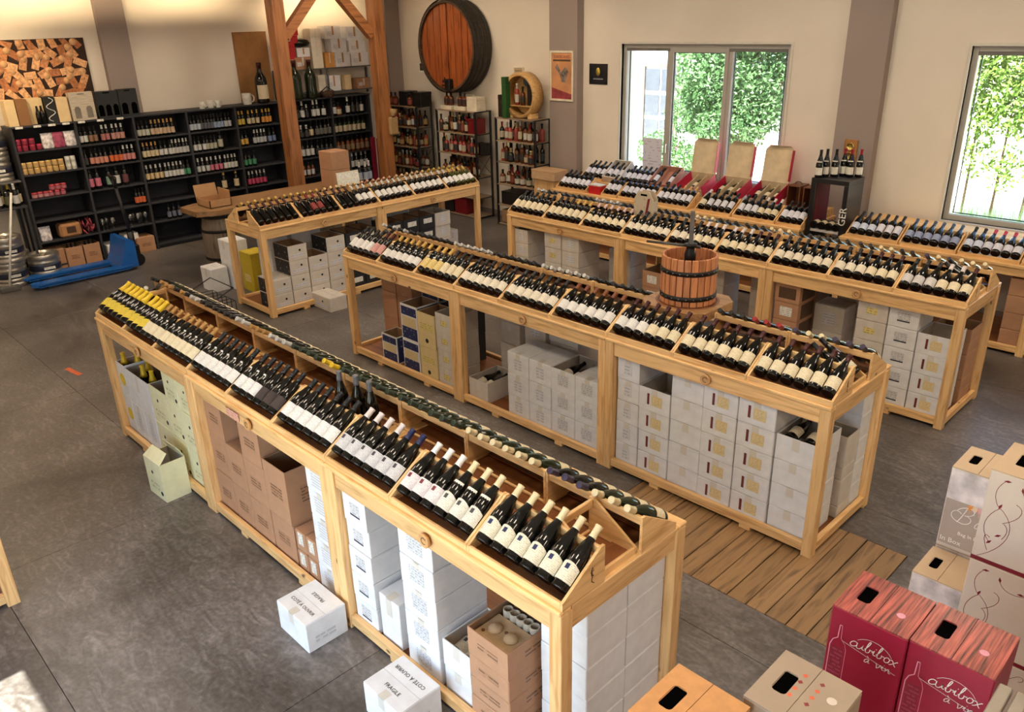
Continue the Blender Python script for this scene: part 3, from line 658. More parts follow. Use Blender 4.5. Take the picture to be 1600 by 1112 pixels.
# middle section
for a, (xa, xb) in enumerate(((-4.84,-4.605),(-4.6,-4.365),(-4.36,-4.105))):
    stack(T1,xa,xb,V,.3,[.285,.285]+([.265] if a != 1 else []),'kraft',ORD[a]+' kraft stack under nearest table',a != 1)
stack(T1,-4.095,-3.83,V,.3,[.29,.37],'kraft','fourth kraft stack under nearest table',True)
stack(T1,-3.815,-3.7,V,.25,[.145,.145],'ksmall','first narrow kraft pair under nearest table'); stack(T1,-3.695,-3.58,V,.25,[.145,.145],'ksmall','second narrow kraft pair under nearest table')
stack(T1,-3.575,-3.345,V,.3,[.17]*5,'wlines','white stack by nearest table second joint')
# right section
stack(T1,-3.19,-2.985,V-.01,.3,[.165]*5,'wlogo','picture-label stack under nearest table',True)
stack(T1,-2.965,-2.79,V,.3,[.3],'wplain','nearest table between two stacks')
stack(T1,-2.72,-2.46,V-.01,.33,[.172]*5,'wemb','emblem stack under nearest table')
stack(T1,-2.44,-2.24,V,.3,[.16,.16],'wplain','low white stack under nearest table',True)
flat_bottles(T1,-2.43,-2.26,V,.3,Z0+.16+.06,bcn,"nearest table's low white carton")
stack(T1,-2.23,-1.965,V-.015,.36,[.13,.12,.13,.15],'kraft','kraft stack beside nearest table leg',True)
stack(T1,-1.94,-1.67,.21,.27,[.172]*5,'wplain',"front white stack at nearest table's right end"); stack(T1,-1.945,-1.672,.487,.27,[.172]*5,'wplain',"rear white stack at nearest table's right end")
# moulded bottle trays in the open kraft carton
t = thing('moulded_tray', 'grey moulded fibre bottle tray standing in the open kraft carton', 'packaging tray', T1.P(-2.2+6.555,.24,.4))
M_FIB = mat('moulded_fibre', (188,172,150), .9, var=.06, scale=30, bump=.2); M_PUL = mat('pulp_tan', (214,180,136), .9, var=.05, scale=20, bump=.2)
for r_ in range(2):
    for i in range(5): MB().lathe([(.026,.0),(.026,.05),(.022,.052),(.019,.05),(.017,.02),(0,.018)],12).obj('cup', M_FIB, t, (.024+.043*i,.035+.07*r_-.03,.14+.012*r_))
MB().box(0,.22,-.03,.1,.13,.142,c=.004).obj('tray_sheet', M_FIB, t)
t = thing('moulded_tray', 'tan moulded bottle cradle lying flat in the open kraft carton', 'packaging tray', T1.P(-2.215+6.555,.05,.545))
MB().box(0,.235,0,.17,0,.012,c=.003).obj('tray_sheet', M_PUL, t)
for i in range(2): MB().lathe([(.036,0),(.036,.006),(.03,.014),(.018,.02),(0,.022)],14,smooth=True).obj('hump', M_PUL, t, (.065+.1*i,.085,.011)); MB().lathe([(.008,0),(.008,.004),(0,.004)],10).obj('stud', mat('stud_tan',(150,100,64),.8), t, (.03+.09*i,.04+.06*i,.012))
# second row
stack(T2,-6.5,-6.26,.36,.26,[.28]*3,'kplain','first tall kraft stack under second table'); stack(T2,-6.25,-6.0,.36,.26,[.28]*3,'kplain','second tall kraft stack under second table')
stack(T2,-6.12,-5.88,V,.19,[.28],'navy','second table beside tall kraft stacks',True)
stack(T2,-5.785,-5.535,V,.26,[.31,.35],'navy','navy stack under second table',True); stack(T2,-5.525,-5.28,V,.26,[.31,.33],'cream','cream stack under second table',True)
stack(T2,-5.265,-5.03,V,.3,[.173]*4,'gyel','yellow-label stack under second table',True)
stack(T2,-5.98,-5.72,.46,.26,[.28]*3,'navy','rear navy stack under second table'); stack(T2,-5.6,-5.35,.46,.26,[.28]*3,'black','rear black stack under second table')
stack(T2,-4.85,-4.61,V,.34,[.19],'gplain','second table just right of the first joint',True); flat_bottles(T2,-4.84,-4.64,V,.34,.17,bkw,"second table's low open carton")
stack(T2,-4.87,-4.62,.46,.28,[.2]*4,'gplain','first rear grey stack under second table'); stack(T2,-4.55,-4.3,.45,.28,[.17]*5,'grey','second rear grey stack under second table'); stack(T2,-4.27,-3.95,.46,.3,[.19]*4,'grey','third rear grey stack under second table',True)
stack(T2,-3.75,-3.38,.5,.28,[.2]*4,'wplain','rear white stack under second table')
for a in range(4): stack(T2,-4.36+a*.244,-4.36+(a+1)*.244,V,.33,[.19]*3,'white' if a < 2 else 'wemb',ORD[a]+' block, second table low carton wall',a == 2)
flat_bottles(T2,-3.86,-3.65,V+.02,.33,Z0+.38+.09,bkw,"second table's low carton wall")
for a, (xa,xb,n_,st,op) in enumerate(((-3.225,-3.03,5,'white',0),(-3.027,-2.768,4,'wbar',1),(-2.765,-2.512,5,'wplain',0),(-2.51,-2.258,5,'wbar',0),(-2.255,-1.995,5,'wbar',0),(-1.99,-1.73,4,'wplain',1))):
    stack(T2,xa,xb,V-(.012 if a in (3,4) else 0),.33,[.170]*n_,st,ORD[a]+' stack, second table right section',bool(op))
flat_bottles(T2,-1.98,-1.74,V+.02,.33,Z0+.51+.13,bmc,"second table's right corner carton")
stack(T2,-1.98,-1.70,.43,.17,[.09,.2,.09,.22],'grey',"middle stack at second table's right end",True); stack(T2,-1.98,-1.70,.61,.15,[.17]*5,'wplain',"rear stack at second table's right end")
# third row
stack(T3,-6.53,-6.32,V,.33,[.163]*5,'grey','first grey stack under third table',True); stack(T3,-6.06,-5.81,V,.33,[.17]*5,'gyel','second grey stack under third table'); stack(T3,-5.80,-5.55,V,.36,[.17]*5,'grey','third grey stack under third table')
stack(T3,-5.45,-5.15,.45,.3,[.17]*4,'wplain','rear white stack under third table')
stack(T3,-4.72,-4.48,.09,.3,[.165]*4,'klab','kraft stack behind the wine press',True); stack(T3,-4.14,-3.9,.3,.3,[.2]*4,'grey','grey stack behind the wine press'); stack(T3,-3.7,-3.45,.45,.3,[.2]*4,'gplain','rear grey stack beside third table joint'); stack(T3,-3.86,-3.56,.2,.2,[.3],'kdark','third table beside the grey stack')
stack(T3,-3.235,-3.0,V,.34,[.17]*5,'klab','kraft stack at third table second joint',True,styles=['klab','klab','klab','klab','kdark'])
stack(T3,-2.98,-2.7,.32,.24,[.2,.2,.24],'grey','third table between kraft and white stacks')
stack(T3,-2.9,-2.6,.58,.2,[.2]*4,'gplain','rear grey stack, third table right section')
for a, (xa,xb,n_,st,op) in enumerate(((-2.495,-2.245,5,'gyel',0),(-2.24,-2.0,5,'wlogo',0),(-1.995,-1.74,4,'wbar',1))): stack(T3,xa,xb,V,.33,[.172]*n_,st,ORD[a]+' stack, third table right section',bool(op))
stack(T3,-2.0,-1.715,.44,.26,[.11]*6,'kplain',"kraft stack at third table's right end",True)
# crosswise table
for a, (ya,yb,n_,st,op) in enumerate(((4.165,4.41,2,'wb',0),(4.415,4.66,4,'wb',1),(4.665,4.92,3,'wb',1),(4.925,5.18,4,'wb',1),(5.2,5.43,4,'black',1),(5.435,5.655,4,'black',1),(5.82,6.07,4,'black',1),(6.075,6.33,4,'black',1),(6.335,6.59,4,'black',1),(6.6,6.86,4,'grey',1))):
    stack(T0,ya,yb,V,.34,[.178]*n_,st,ORD[a]+' stack under crosswise table',bool(op))
stack(T0,4.4,4.65,.45,.3,[.2]*4,'wplain','first rear white stack under crosswise table'); stack(T0,4.7,5.1,.45,.3,[.2]*4,'wplain','second rear white stack under crosswise table'); stack(T0,6.1,6.5,.47,.3,[.2]*4,'wplain','third rear white stack under crosswise table')
stack(T0,6.95,7.2,.3,.3,[.2,.15],'white','crosswise table far end'); 
carton((-8.25,4.65,0), 0, .43,.23,.17,'wb','grey and black carton with round logo lying on floor before crosswise table')
carton((-9.9,4.07,0), 0, .3,.22,.3,'wplain','short plain white carton on floor left of crosswise table')
stack(None,-9.82,-9.53,4.32,.25,[.31,.31],'wplain','white stack left of crosswise table',z0=0)
carton((-9.48,4.42,0), 0, .3,.24,.5,'yellow','tall bright yellow carton on floor under crosswise table end')
# cartons on the floor before the nearest row
for (x,y,w,d,h,rz,txt,lab) in ((-3.5,1.525,.30,.25,.19,0,[('FRAGILE',.7,.36,math.pi),('COTÉ À OUVRIR',.3,.36,0)],'closed white carton lettered FRAGILE on floor beside second table joint'),(-2.66,1.515,.29,.245,.19,0,[('COTÉ À OUVRIR',.72,.5,math.pi),('FRAGILE',.28,.5,0)],'closed white carton lettered FRAGILE on floor below emblem stack')):
    t = carton((x,y,0), rz, w,d,h,'wplain',lab)
    for body, fy, fx, rr in txt: link('lettering', text_mesh(body,.030,M_INK), t, (w*.5,d*fy,h+.001), rr)
    for i, (fx_, fz_) in enumerate(((.5,.5),)): MB().box(w,w+.0008,d*.2,d*.7,h*.2,h*.5).obj('printed_label', LBL['plain'], t)
t = carton((-5.49,1.6,0), R(3), .255,.185,.3,'yg','small pale yellow carton with open handle flaps on floor',True)
for a, (p0,p1,p2,p3) in enumerate((((0,0,.298),(.255,0,.298),(.235,.07,.36),(.02,.07,.36)),((0,.185,.298),(.255,.185,.298),(.235,.15,.37),(.02,.15,.37)))):
    n3 = Vector((0,.004,0)); MB().add([p0,p1,p2,p3]+[tuple(Vector(q)+n3) for q in (p0,p1,p2,p3)], [(0,1,2,3),(7,6,5,4),(0,4,5,1),(1,5,6,2),(2,6,7,3),(3,7,4,0)]).obj('flap', board(C_YG), t)
# left edge: end of another table with cartons
T5 = Tab.__new__(Tab); T5.x, T5.y, T5.rz = -4.815-UL, .557-UD, 0
clone(UNIT, (T5.x,T5.y,0), 0, 'pine display table at the left picture edge, only one corner leg showing')
stack(T5,-5.1,-4.86,.5,.25,[.2,.2,.2],'kraft','table at left picture edge')
# apron price tag
MB().box(0,.16,-.004,0,0,.055,c=.001).obj('price_tag', pmat('tag_pink',(224,170,150),(150,60,50),60,.5,word=40), None, T1.P(2.17,.008,.93)); tag(bpy.data.objects['price_tag'], 'small pink paper tag fixed on the nearest table apron', 'tag')
# standing bottles in the middle of the nearest table
for i, (x,y) in enumerate(((-3.62,2.155),(-3.5,2.185),(-3.38,2.19))): bottle((x,y,TH-.003),(0,0,0),B('burgundy',(96,96,100),None),'dark bottle with grey capsule, '+ORD[i]+' standing mid-table on nearest row','bottles standing mid-table')
# ------------------------------------------------------------------ bag-in-box stacks at the lower right
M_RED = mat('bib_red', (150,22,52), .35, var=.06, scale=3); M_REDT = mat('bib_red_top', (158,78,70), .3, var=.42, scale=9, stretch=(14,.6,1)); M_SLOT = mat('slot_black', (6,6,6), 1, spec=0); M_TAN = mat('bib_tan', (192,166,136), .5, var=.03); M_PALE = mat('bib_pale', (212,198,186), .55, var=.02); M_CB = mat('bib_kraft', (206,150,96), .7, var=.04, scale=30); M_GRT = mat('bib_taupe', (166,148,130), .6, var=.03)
M_PINK = mat('print_pinkline', (222,150,170), .5); M_DRED = mat('print_darkred', (120,26,40), .5); M_DIA1 = mat('print_orange', (224,104,70), .6); M_DIA2 = mat('print_maroon', (140,52,54), .6)
def bib(loc, w, d, h, side, top, label, group, slot=True):
    t = thing('bag_in_box', label, 'wine box', loc, 0, group)
    MB().box(0,w,0,d,0,h-.004,c=.004).obj('body', side, t)
    if slot:
        # the two top flaps, the left one cut by a rounded hand hole
        x0, x1, y0, y1 = w*.17, w*.36, d*.32, d*.70
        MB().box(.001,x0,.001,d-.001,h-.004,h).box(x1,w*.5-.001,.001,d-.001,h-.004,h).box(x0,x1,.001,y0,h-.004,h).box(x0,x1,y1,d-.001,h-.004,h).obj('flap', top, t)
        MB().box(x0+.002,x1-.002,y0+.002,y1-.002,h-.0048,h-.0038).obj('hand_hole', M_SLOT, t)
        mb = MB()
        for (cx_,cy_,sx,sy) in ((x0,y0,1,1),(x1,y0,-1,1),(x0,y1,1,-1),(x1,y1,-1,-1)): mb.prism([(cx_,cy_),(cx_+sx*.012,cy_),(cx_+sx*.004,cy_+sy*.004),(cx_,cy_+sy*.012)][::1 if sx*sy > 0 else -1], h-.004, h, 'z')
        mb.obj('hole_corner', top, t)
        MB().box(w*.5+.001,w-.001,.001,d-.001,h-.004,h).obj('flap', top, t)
    return t
def curve_mesh(pts, r, m, ydep=-.0006, name='c'):
    mb = MB()
    for (a,b) in zip(pts, pts[1:]):
        p, q = Vector((a[0],0,a[1])), Vector((b[0],0,b[1])); d = (q-p)
        if d.length < 1e-6: continue
        nrm = Vector((-d.z,0,d.x)).normalized()*r; o = Vector((0,ydep,0))
        mb.add([p-nrm+o,q-nrm+o,q+nrm+o,p+nrm+o], [(0,1,2,3)])
    return mb
def bez(p0,p1,p2,p3,n=8):
    return [tuple(p0[k]*(1-t)**3+3*p1[k]*t*(1-t)**2+3*p2[k]*t*t*(1-t)+p3[k]*t**3 for k in (0,1)) for t in (i/n for i in range(n+1))]
def word_curves(chars, x, z, s):
    """simple joined handwriting; returns list of polylines"""
    out = []
    G = {'c':([[(.42,.42),(.2,.6),(-.05,.2),(.1,.03)],[(.1,.03),(.25,-.08),(.4,.1),(.5,.2)]],.46),
         'u':([[(0,.45),(.02,.2),(.0,0),(.15,0)],[(.15,0),(.3,0),(.38,.25),(.4,.46)],[(.4,.46),(.38,.2),(.36,0),(.55,.1)]],.55),
         'b':([[(0,.2),(.15,.5),(.3,1.05),(.18,1.0)],[(.18,1.0),(.08,.95),(.05,.3),(.08,.08)],[(.08,.08),(.2,-.08),(.42,.1),(.3,.4)],[(.3,.4),(.35,.3),(.4,.34),(.5,.36)]],.48),
         'i':([[(0,.2),(.1,.4),(.12,.45),(.13,.46)],[(.13,.46),(.08,.1),(.1,0),(.3,.12)],[(.17,.62),(.18,.64),(.19,.66),(.2,.66)]],.3),
         'o':([[(.25,.45),(0,.45),(.0,0),(.2,0)],[(.2,0),(.42,.0),(.45,.45),(.25,.45)],[(.25,.45),(.3,.36),(.4,.36),(.5,.4)]],.48),
         'x':([[(0,.42),(.1,.5),(.2,.05),(.36,0)],[(.4,.46),(.25,.4),(.1,0),(-.06,-.02)]],.42),
         'à':([[(.35,.42),(.1,.5),(-.05,.05),(.12,0)],[(.12,0),(.3,.05),(.34,.3),(.37,.44)],[(.37,.44),(.34,.1),(.36,0),(.5,.1)],[(.12,.72),(.2,.66),(.25,.6),(.28,.56)]],.6),
         'v':([[(0,.4),(.1,.5),(.12,.1),(.15,0)],[(.15,0),(.3,.1),(.38,.3),(.36,.46)],[(.36,.46),(.4,.4),(.45,.4),(.5,.42)]],.46),
         'n':([[(0,.4),(.08,.5),(.08,.2),(.06,0)],[(.06,0),(.1,.3),(.3,.6),(.33,.35)],[(.33,.35),(.34,.1),(.34,0),(.5,.1)]],.52),' ':([],.35),
         'B':([[(.25,.95),(.2,.6),(.15,.2),(.05,0)],[(-.15,.7),(.0,1.1),(.75,1.15),(.62,.75)],[(.62,.75),(.55,.55),(.3,.52),(.25,.52)],[(.25,.52),(.75,.6),(.75,.05),(.35,.0)],[(.35,0),(.1,0),(-.3,.1),(-.35,.4)],[(-.35,.4),(-.35,.75),(0,.7),(.1,.55)]],.85),
         'a':([[(.35,.42),(.1,.5),(-.05,.05),(.12,0)],[(.12,0),(.3,.05),(.34,.3),(.37,.44)],[(.37,.44),(.34,.1),(.36,0),(.5,.1)]],.5),
         'g':([[(.35,.42),(.1,.5),(-.05,.05),(.12,0)],[(.12,0),(.3,.05),(.34,.3),(.37,.44)],[(.37,.44),(.34,-.1),(.3,-.5),(.1,-.42)],[(.1,-.42),(-.02,-.35),(.3,-.05),(.5,.1)]],.5)}
    for ch in chars:
        segs, adv = G[ch]
        for sg in segs: out.append([(x+(p[0]+.18*p[1])*s, z+p[1]*s) for p in bez(*sg)])
        x += adv*s
    return out
def handwriting(name, parent, chars, x, z, s, m, r=.0013, dz=0, loc=(0,0,0)):
    mb = MB()
    for pl in word_curves(chars, x, z, s):
        c = curve_mesh(pl, r, m); mb.add(c.v, c.f)
    return mb.obj(name, m, parent, loc)
def cubibox(loc, label, full=True):
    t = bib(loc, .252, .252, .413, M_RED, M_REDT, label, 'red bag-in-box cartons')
    w, h = .252, .413
    handwriting('lettering', t, 'cubibox', .075, .285, .05, M_INKW); handwriting('lettering', t, 'à vin', .13, .245, .04, M_INKW, .001)
    mb = MB()
    for pl in ([(.05,.285),(.235,.252)], bez((.10,.318),(.14,.36),(.2,.34),(.215,.31))): c = curve_mesh(pl, .0006, M_INKW); mb.add(c.v, c.f)
    mb.obj('flourish', M_INKW, t)
    bot = [(.012,.03),(.012,.25),(.02,.275),(.035,.29),(.037,.345),(.045,.345)]
    c = curve_mesh(bot, .0016, M_PINK); c2 = curve_mesh([(.045,.345),(.047,.29),(.062,.272),(.068,.25),(.068,.03)], .0007, M_PINK); c.add(c2.v, c2.f); c.obj('bottle_outline', M_PINK, t)
    MB().box(.018,.06,-.0005,-.0002,.05,.25).obj('printed_panel', pmat('bib_panel',(132,24,50),(176,70,90),60,.55,word=60), t)
    e = MB().lathe([(.016,.0004),(.012,.001),(0,.001)],14).obj('grape_print', M_PINK, t, (w*.76,.10,h))
    return t
def scroll(t, w, h, m=M_DRED):
    mb = MB()
    S = [bez((.02,.02),(.1,.08),(.16,.2),(.05,.27),12), bez((.05,.27),(.02,.32),(.04,.36),(.06,.385)), bez((.08,.2),(.14,.24),(.15,.29),(.11,.3)), bez((.05,.1),(.0,.15),(.02,.22),(.06,.26)), bez((.05,.06),(.02,.12),(.03,.14),(.05,.12)), bez((.12,.36),(.14,.3),(.22,.32),(.25,.36)), bez((.25,.36),(.28,.4),(.3,.36),(.27,.35)), bez((.09,.13),(.11,.17),(.1,.19),(.085,.2))]
    for pl in S: c = curve_mesh(pl, .0011, m); mb.add(c.v, c.f)
    for (x, z, a) in ((.06,.27,1.2),(.075,.14,.6),(.065,.385,.2),(.12,.365,1.8),(.05,.1,.9),(.2,.335,.1)):
        d = Vector((math.cos(a),math.sin(a)))*.014; n_ = Vector((-d.y,d.x))*.38
        mb.add([(x-d.x,-.0007,z-d.y),(x+n_.x,-.0007,z+n_.y),(x+d.x,-.0007,z+d.y),(x-n_.x,-.0007,z-n_.y)], [(0,1,2,3)])
    mb.obj('scroll_print', m, t)
M_PHOTO = mat('print_photo', (206,196,196), .5, var=.25, scale=9)
def bagbox(loc, label):
    t = bib(loc, .21, .25, .413, M_PALE, M_TAN, label, 'pale bag-in-box cartons'); h = .413
    MB().box(.004,.206,-.0006,-.0002,h*.62,h*.985).obj('photo_print', M_PHOTO, t)
    MB().box(.004,.206,-.0006,-.0002,h*.05,h*.615).obj('taupe_print', mat('print_taupe',(176,160,150),.5,var=.03), t)
    handwriting('lettering', t, 'Bag', .06, .15, .085, M_INKW, .0016, loc=(0,-.0006,0)); link('lettering', text_mesh('In Box',.034,M_INKW), t, (.055,-.0008,.045), rot=(R(90),0,0)); link('lettering', text_mesh('Bag In Box',.024,M_INKW), t, (.13,-.0008,.095), rot=(R(90),0,0))
    for i, c in enumerate(((226,150,70),(236,206,170),(226,170,170),(150,30,60))):
        MB().lathe([(.0,.0),(.006,.001),(.0012,.003),(.0012,.016),(.009,.022),(.011,.034),(.009,.044)],10).xf(Matrix.Scale(.05,4,(0,1,0))).obj('glass_print', mat('wineglass_%d' % i, c, .5), t, (.105+.02*i,-.0008,.21))
    return t
for k in range(3):
    z = .413*k; wd_ = ('floor','middle','top')[k]
    cubibox((-.828,2.305,z), 'red bag-in-box lettered cubibox, '+wd_+' layer of left red stack'); cubibox((-.574,2.312,z), 'red bag-in-box lettered cubibox, '+wd_+' layer of right red stack')
    bagbox((-.856,3.535,z), 'pale bag-in-box with photo print, '+wd_+' layer of rear pale stack')
    if k < 2: bagbox((-.858,3.26,z), 'pale bag-in-box with photo print, '+('floor','top')[k]+' layer of lower pale stack')
    t = bib((-1.05,1.45,z), .252,.262,.413, M_CB, M_CB, 'kraft box with black hand hole, '+wd_+' layer beside nearest table corner', 'kraft bag-in-box cartons')
    t = bib((-.838,1.735,z), .248,.262,.413, M_GRT, M_GRT, 'taupe box printed with diamonds, '+wd_+' layer before the red boxes', 'taupe bag-in-box cartons')
    if k == 2:
        mb = MB(); mb2 = MB()
        for i in range(4):
            for j, x in enumerate((.098,.152)):
                y = .20-.034*i; s = .009; (mb if (i+j) % 3 != 1 else mb2).add([(x-s,y,.4134),(x,y-s,.4134),(x+s,y,.4134),(x,y+s,.4134)], [(0,1,2,3)])
        mb.obj('diamond_print', M_DIA1, t); mb2.obj('diamond_print', M_DIA2, t)
        MB().lathe([(.016,.0),(.014,.0008),(0,.0008)],16).obj('grape_print', M_PALE, t, (.2,.16,.413))
zf = .21
pl_ = thing('wooden_pallet', 'small wooden pallet under the floral box stack', 'pallet', (-.66,3.18,0))
for i in range(3): plank('pallet_board', 0,.36,.01+.11*i,.1+.11*i,zf-.03,zf,pl_,oldwood)
for i in range(2): plank('pallet_block', .02+.24*i,.1+.24*i,.02,.3,0,zf-.03,pl_,oldwood)
for k in range(3):
    t = bib((-.64,3.2,zf+.417*k), .31,.29,.417, M_PALE, M_TAN, 'cream box with wine-red floral scrolls, '+('bottom','middle','top')[k]+' of its stack', 'floral bag-in-box cartons'); scroll(t,.31,.417)
    MB().box(0,.31,-.0008,-.0002,0,.018).obj('red_band', M_DRED, t); MB().box(-.0008,-.0002,0,.29,0,.018).obj('red_band', M_DRED, t)
t = thing('steel_rack', 'brushed steel shelf rack at the bottom right corner', 'rack', (-.30,2.0,0))
M_ST = mat('brushed_steel', (176,168,158), .35, .8, var=.05)
for i, x in enumerate((0,.045,.09)): MB().box(x,x+.035,0,.24,1.27,1.3,c=.003).obj('slat', M_ST, t)
for x in (.0,.1):
    for y in (.01,.2): MB().box(x,x+.025,y,y+.025,0,1.27,c=.002).obj('leg', M_ST, t)
# ------------------------------------------------------------------ wine press on the second table
t = thing('wine_press', 'small wooden basket press with iron screw standing on the second table', 'wine press', (-3.03,4.70,TH))
def presswood(ax): return wood('press_slat', (190,124,80), (150,92,56), ax, rough=.5, knots=False)
def basew(ax): return wood('press_base', (176,134,88), (140,100,62), ax, rough=.5)
ch = .09; hb = .265
MB().prism([(-hb+ch,-hb),(hb-ch,-hb),(hb,-hb+ch),(hb,hb-ch),(hb-ch,hb),(-hb+ch,hb),(-hb,hb-ch),(-hb,-hb+ch)], .13, .19, 'z').obj('base', basew('x'), t)
MB().lathe([(.225,.188),(.225,.194),(.205,.194),(.205,.1905)],32).obj('juice_groove', M_PLY, t)
for sx in (-1,1):
    for sy in (-1,1): plank('leg', sx*.2-.03,sx*.2+.03,sy*.2-.03,sy*.2+.03,0,.13,t,basew)
for sx in (-1,1): MB().tube((sx*.12,-hb-.012,.16),(sx*.12,-hb+.005,.16),.012,8).obj('bolt', mat('iron_black',(36,34,34),.5,.6), t)
NS = 24; rb = .185
for i in range(NS):
    a = 2*math.pi*i/NS; w_ = 2*math.pi*rb/NS*.86
    o = MB().box(-w_/2,w_/2,-.009,.009,.195,.53,c=.002).obj('slat', presswood('z'), t); o.rotation_euler = (0,0,a); o.location = (rb*math.sin(a)*1, -rb*math.cos(a)*1, 0)
M_IRON = mat('iron_black',(36,34,34),.5,.6)
for z in (.235,.415):
    h_ = MB().lathe([(rb+.0105,z),(rb+.014,z),(rb+.014,z+.034),(rb+.0105,z+.034),(rb+.0105,z)],36,caps=False).obj('hoop', M_IRON, t)
    mb = MB()
    for i in range(NS): a = 2*math.pi*i/NS; mb.tube((math.sin(a)*(rb+.013),-math.cos(a)*(rb+.013),z+.017),(math.sin(a)*(rb+.018),-math.cos(a)*(rb+.018),z+.017),.0035,6)
    mb.obj('rivet', mat('rivet_steel',(170,165,160),.4,.8), h_)
M_SCR = mat('iron_grey',(86,82,80),.45,.7)
MB().tube((0,0,.19),(0,0,.83),.016,10).obj('screw', M_SCR, t)
MB().lathe([(.03,.46),(.04,.47),(.04,.53),(.03,.56),(.03,.585),(.045,.59),(.045,.6),(.02,.602)],14).obj('ratchet_head', M_IRON, t)
MB().tube((.05,.05,.575),(-.29,-.12,.595),.012,8,0,.009).obj('handle', M_SCR, t)
# ------------------------------------------------------------------ window bench
def bench(name, x0, x1, label, y0=8.4, y1=9.34, H=.88):
    t = thing(name, label, 'table', (x0,y0,0)); L, D = x1-x0, y1-y0
    for x in (0,L/2-.035,L-.07):
        for y in (0,D-.07): plank('leg', x,x+.07,y,y+.07,0,H-.03,t)
    for y in (.01,D-.04): plank('apron', .07,L-.07,y,y+.03,H-.11,H-.03,t)
    for x in (.01,L-.04): plank('apron', x,x+.03,.07,D-.07,H-.11,H-.03,t)
    plank('tabletop', -.01,L+.01,-.01,D,H-.03,H,t); plank('base_rail', .07,L-.07,.005,.04,.03,.09,t); MB().box(.04,L-.04,.04,D-.04,.05,.062).obj('base_board', M_PLY, t)
    plank('riser_board', .02,L-.02,.40,D-.01,H,H+.09,t)
    return t
bench('window_bench', -7.76, -4.03, 'long low pine display bench under the sliding window'); bench('window_bench', -3.56, .2, 'long low pine display bench right of the black stand')
BH = .88; FARMODE[0] = True
bwn = B('bordeaux', BLK, (222,222,232)); bbl = B('burgundy', BLK, (206,214,232)); bnv = B('burgundy', (60,80,110), (150,160,190)); bpr = B('burgundy', (190,60,90), (214,214,226)); bwo = B('bordeaux', (206,160,110), (222,222,232))
fr = [(-7.72,[bwn]*6,RL),(-6.90,[bwn]*3,.27),(-6.62,[bwn]*6,RL),(-6.06,[bwn]*3+[bwo]*3,RL),(-5.42,[bwc,bwn,bwn,bwn,bwn],.5),(-4.90,[bwn]*3+[bwc]*3,RL),(-4.34,[bwn]*4,.32)]
for i, (x, sp, L) in enumerate(fr): rack((x,8.43,BH), 0, 'pine bottle rack, '+ORD[i]+' from left along the bench under the sliding window', None if L == RL else L); fill_rack((x,8.43,BH), 0, sp, '', L)
for i, (x, sp) in enumerate(((-3.52,[bbl]*3+[bwn]*3),(-2.96,[bnv]*6),(-2.4,[bbl]*2+[bpr]*4),(-1.84,[bnv]*6),(-1.28,[bbl]*6))): rack((x,8.43,BH), 0, 'pine bottle rack, '+ORD[i]+' from left on the bench right of the black stand'); fill_rack((x,8.43,BH), 0, sp, '')
for i, (x, sp) in enumerate(((-6.98,[bwn]*6),(-7.62,[bwn]*4))): 
    rack((x,8.84,BH+.09), 0, ('left' if i else 'right')+' pine rack on the raised back step under the sliding window', None if i == 0 else .4); fill_rack((x,8.84,BH+.09), 0, sp, '', RL if i == 0 else .4)
FARMODE[0] = False
M_CRW = mat('crate_white', (214,206,194), .7); M_PINKW = mat('crate_pink', (186,136,118), .75)
def crate(loc, w, d, h, m, label, nb, sp, rx=R(-28), div=True):
    t = thing('wooden_crate', label, 'crate', loc, rot=(rx,0,0)); e = .012
    MB().box(0,w,0,d,0,e).obj('bottom', m, t)
    for (a,b,c_,d_) in ((0,e,0,d),(w-e,w,0,d)): MB().box(a,b,c_,d_,e,h,c=.001).obj('side', m, t)
    for (c_,d_) in ((0,e),(d-e,d)): MB().box(e,w-e,c_,d_,e,h,c=.001).obj('end', m, t)
    if div:
        for i in range(1,nb): MB().box(w*i/nb-.003,w*i/nb+.003,e,d-e,e,h*.7).obj('divider', m, t)
    return t
# crates stand tilted on the step; their fronts rest on the board edge
crate((-7.2,8.86,.975), .30,.36,.1, M_CRW, 'white open wooden wine crate tilted on the bench at window left', 3, None, R(32))
crate((-6.42,8.86,.975), .36,.36,.1, M_PINKW, 'pinkish open wine crate tilted below the sliding window', 3, None, R(32))
FARMODE[0] = True
for (x0_, w_, ks, sp) in ((-7.2,.30,(0,1,2),bwn),(-6.42,.36,(0,2),bwn)):
    for k in ks: y_, z_ = .045, .055; bottle((x0_+w_*(k+.5)/3, 8.86+y_*math.cos(R(32))-z_*math.sin(R(32)), .975+y_*math.sin(R(32))+z_*math.cos(R(32))), (-(math.pi/2-R(32)),0,0), sp, '', '')
FARMODE[0] = False
MB().box(-.10,.10,-.07,.07,0,.11,c=.004).box(-.10,.10,-.07,.07,.11,.125,1,c=.002).obj('red_box', [mat('gift_red',(196,30,36),.4), mat('gift_white',(226,220,210),.5)], None, (-7.04,8.53,BH)); tag(bpy.data.objects['red_box'], 'small red gift box between racks on the window bench', 'box')
M_LIDIN = mat('lid_tan', (208,188,154), .7); M_LIDR = mat('lid_red', (196,24,70), .5)
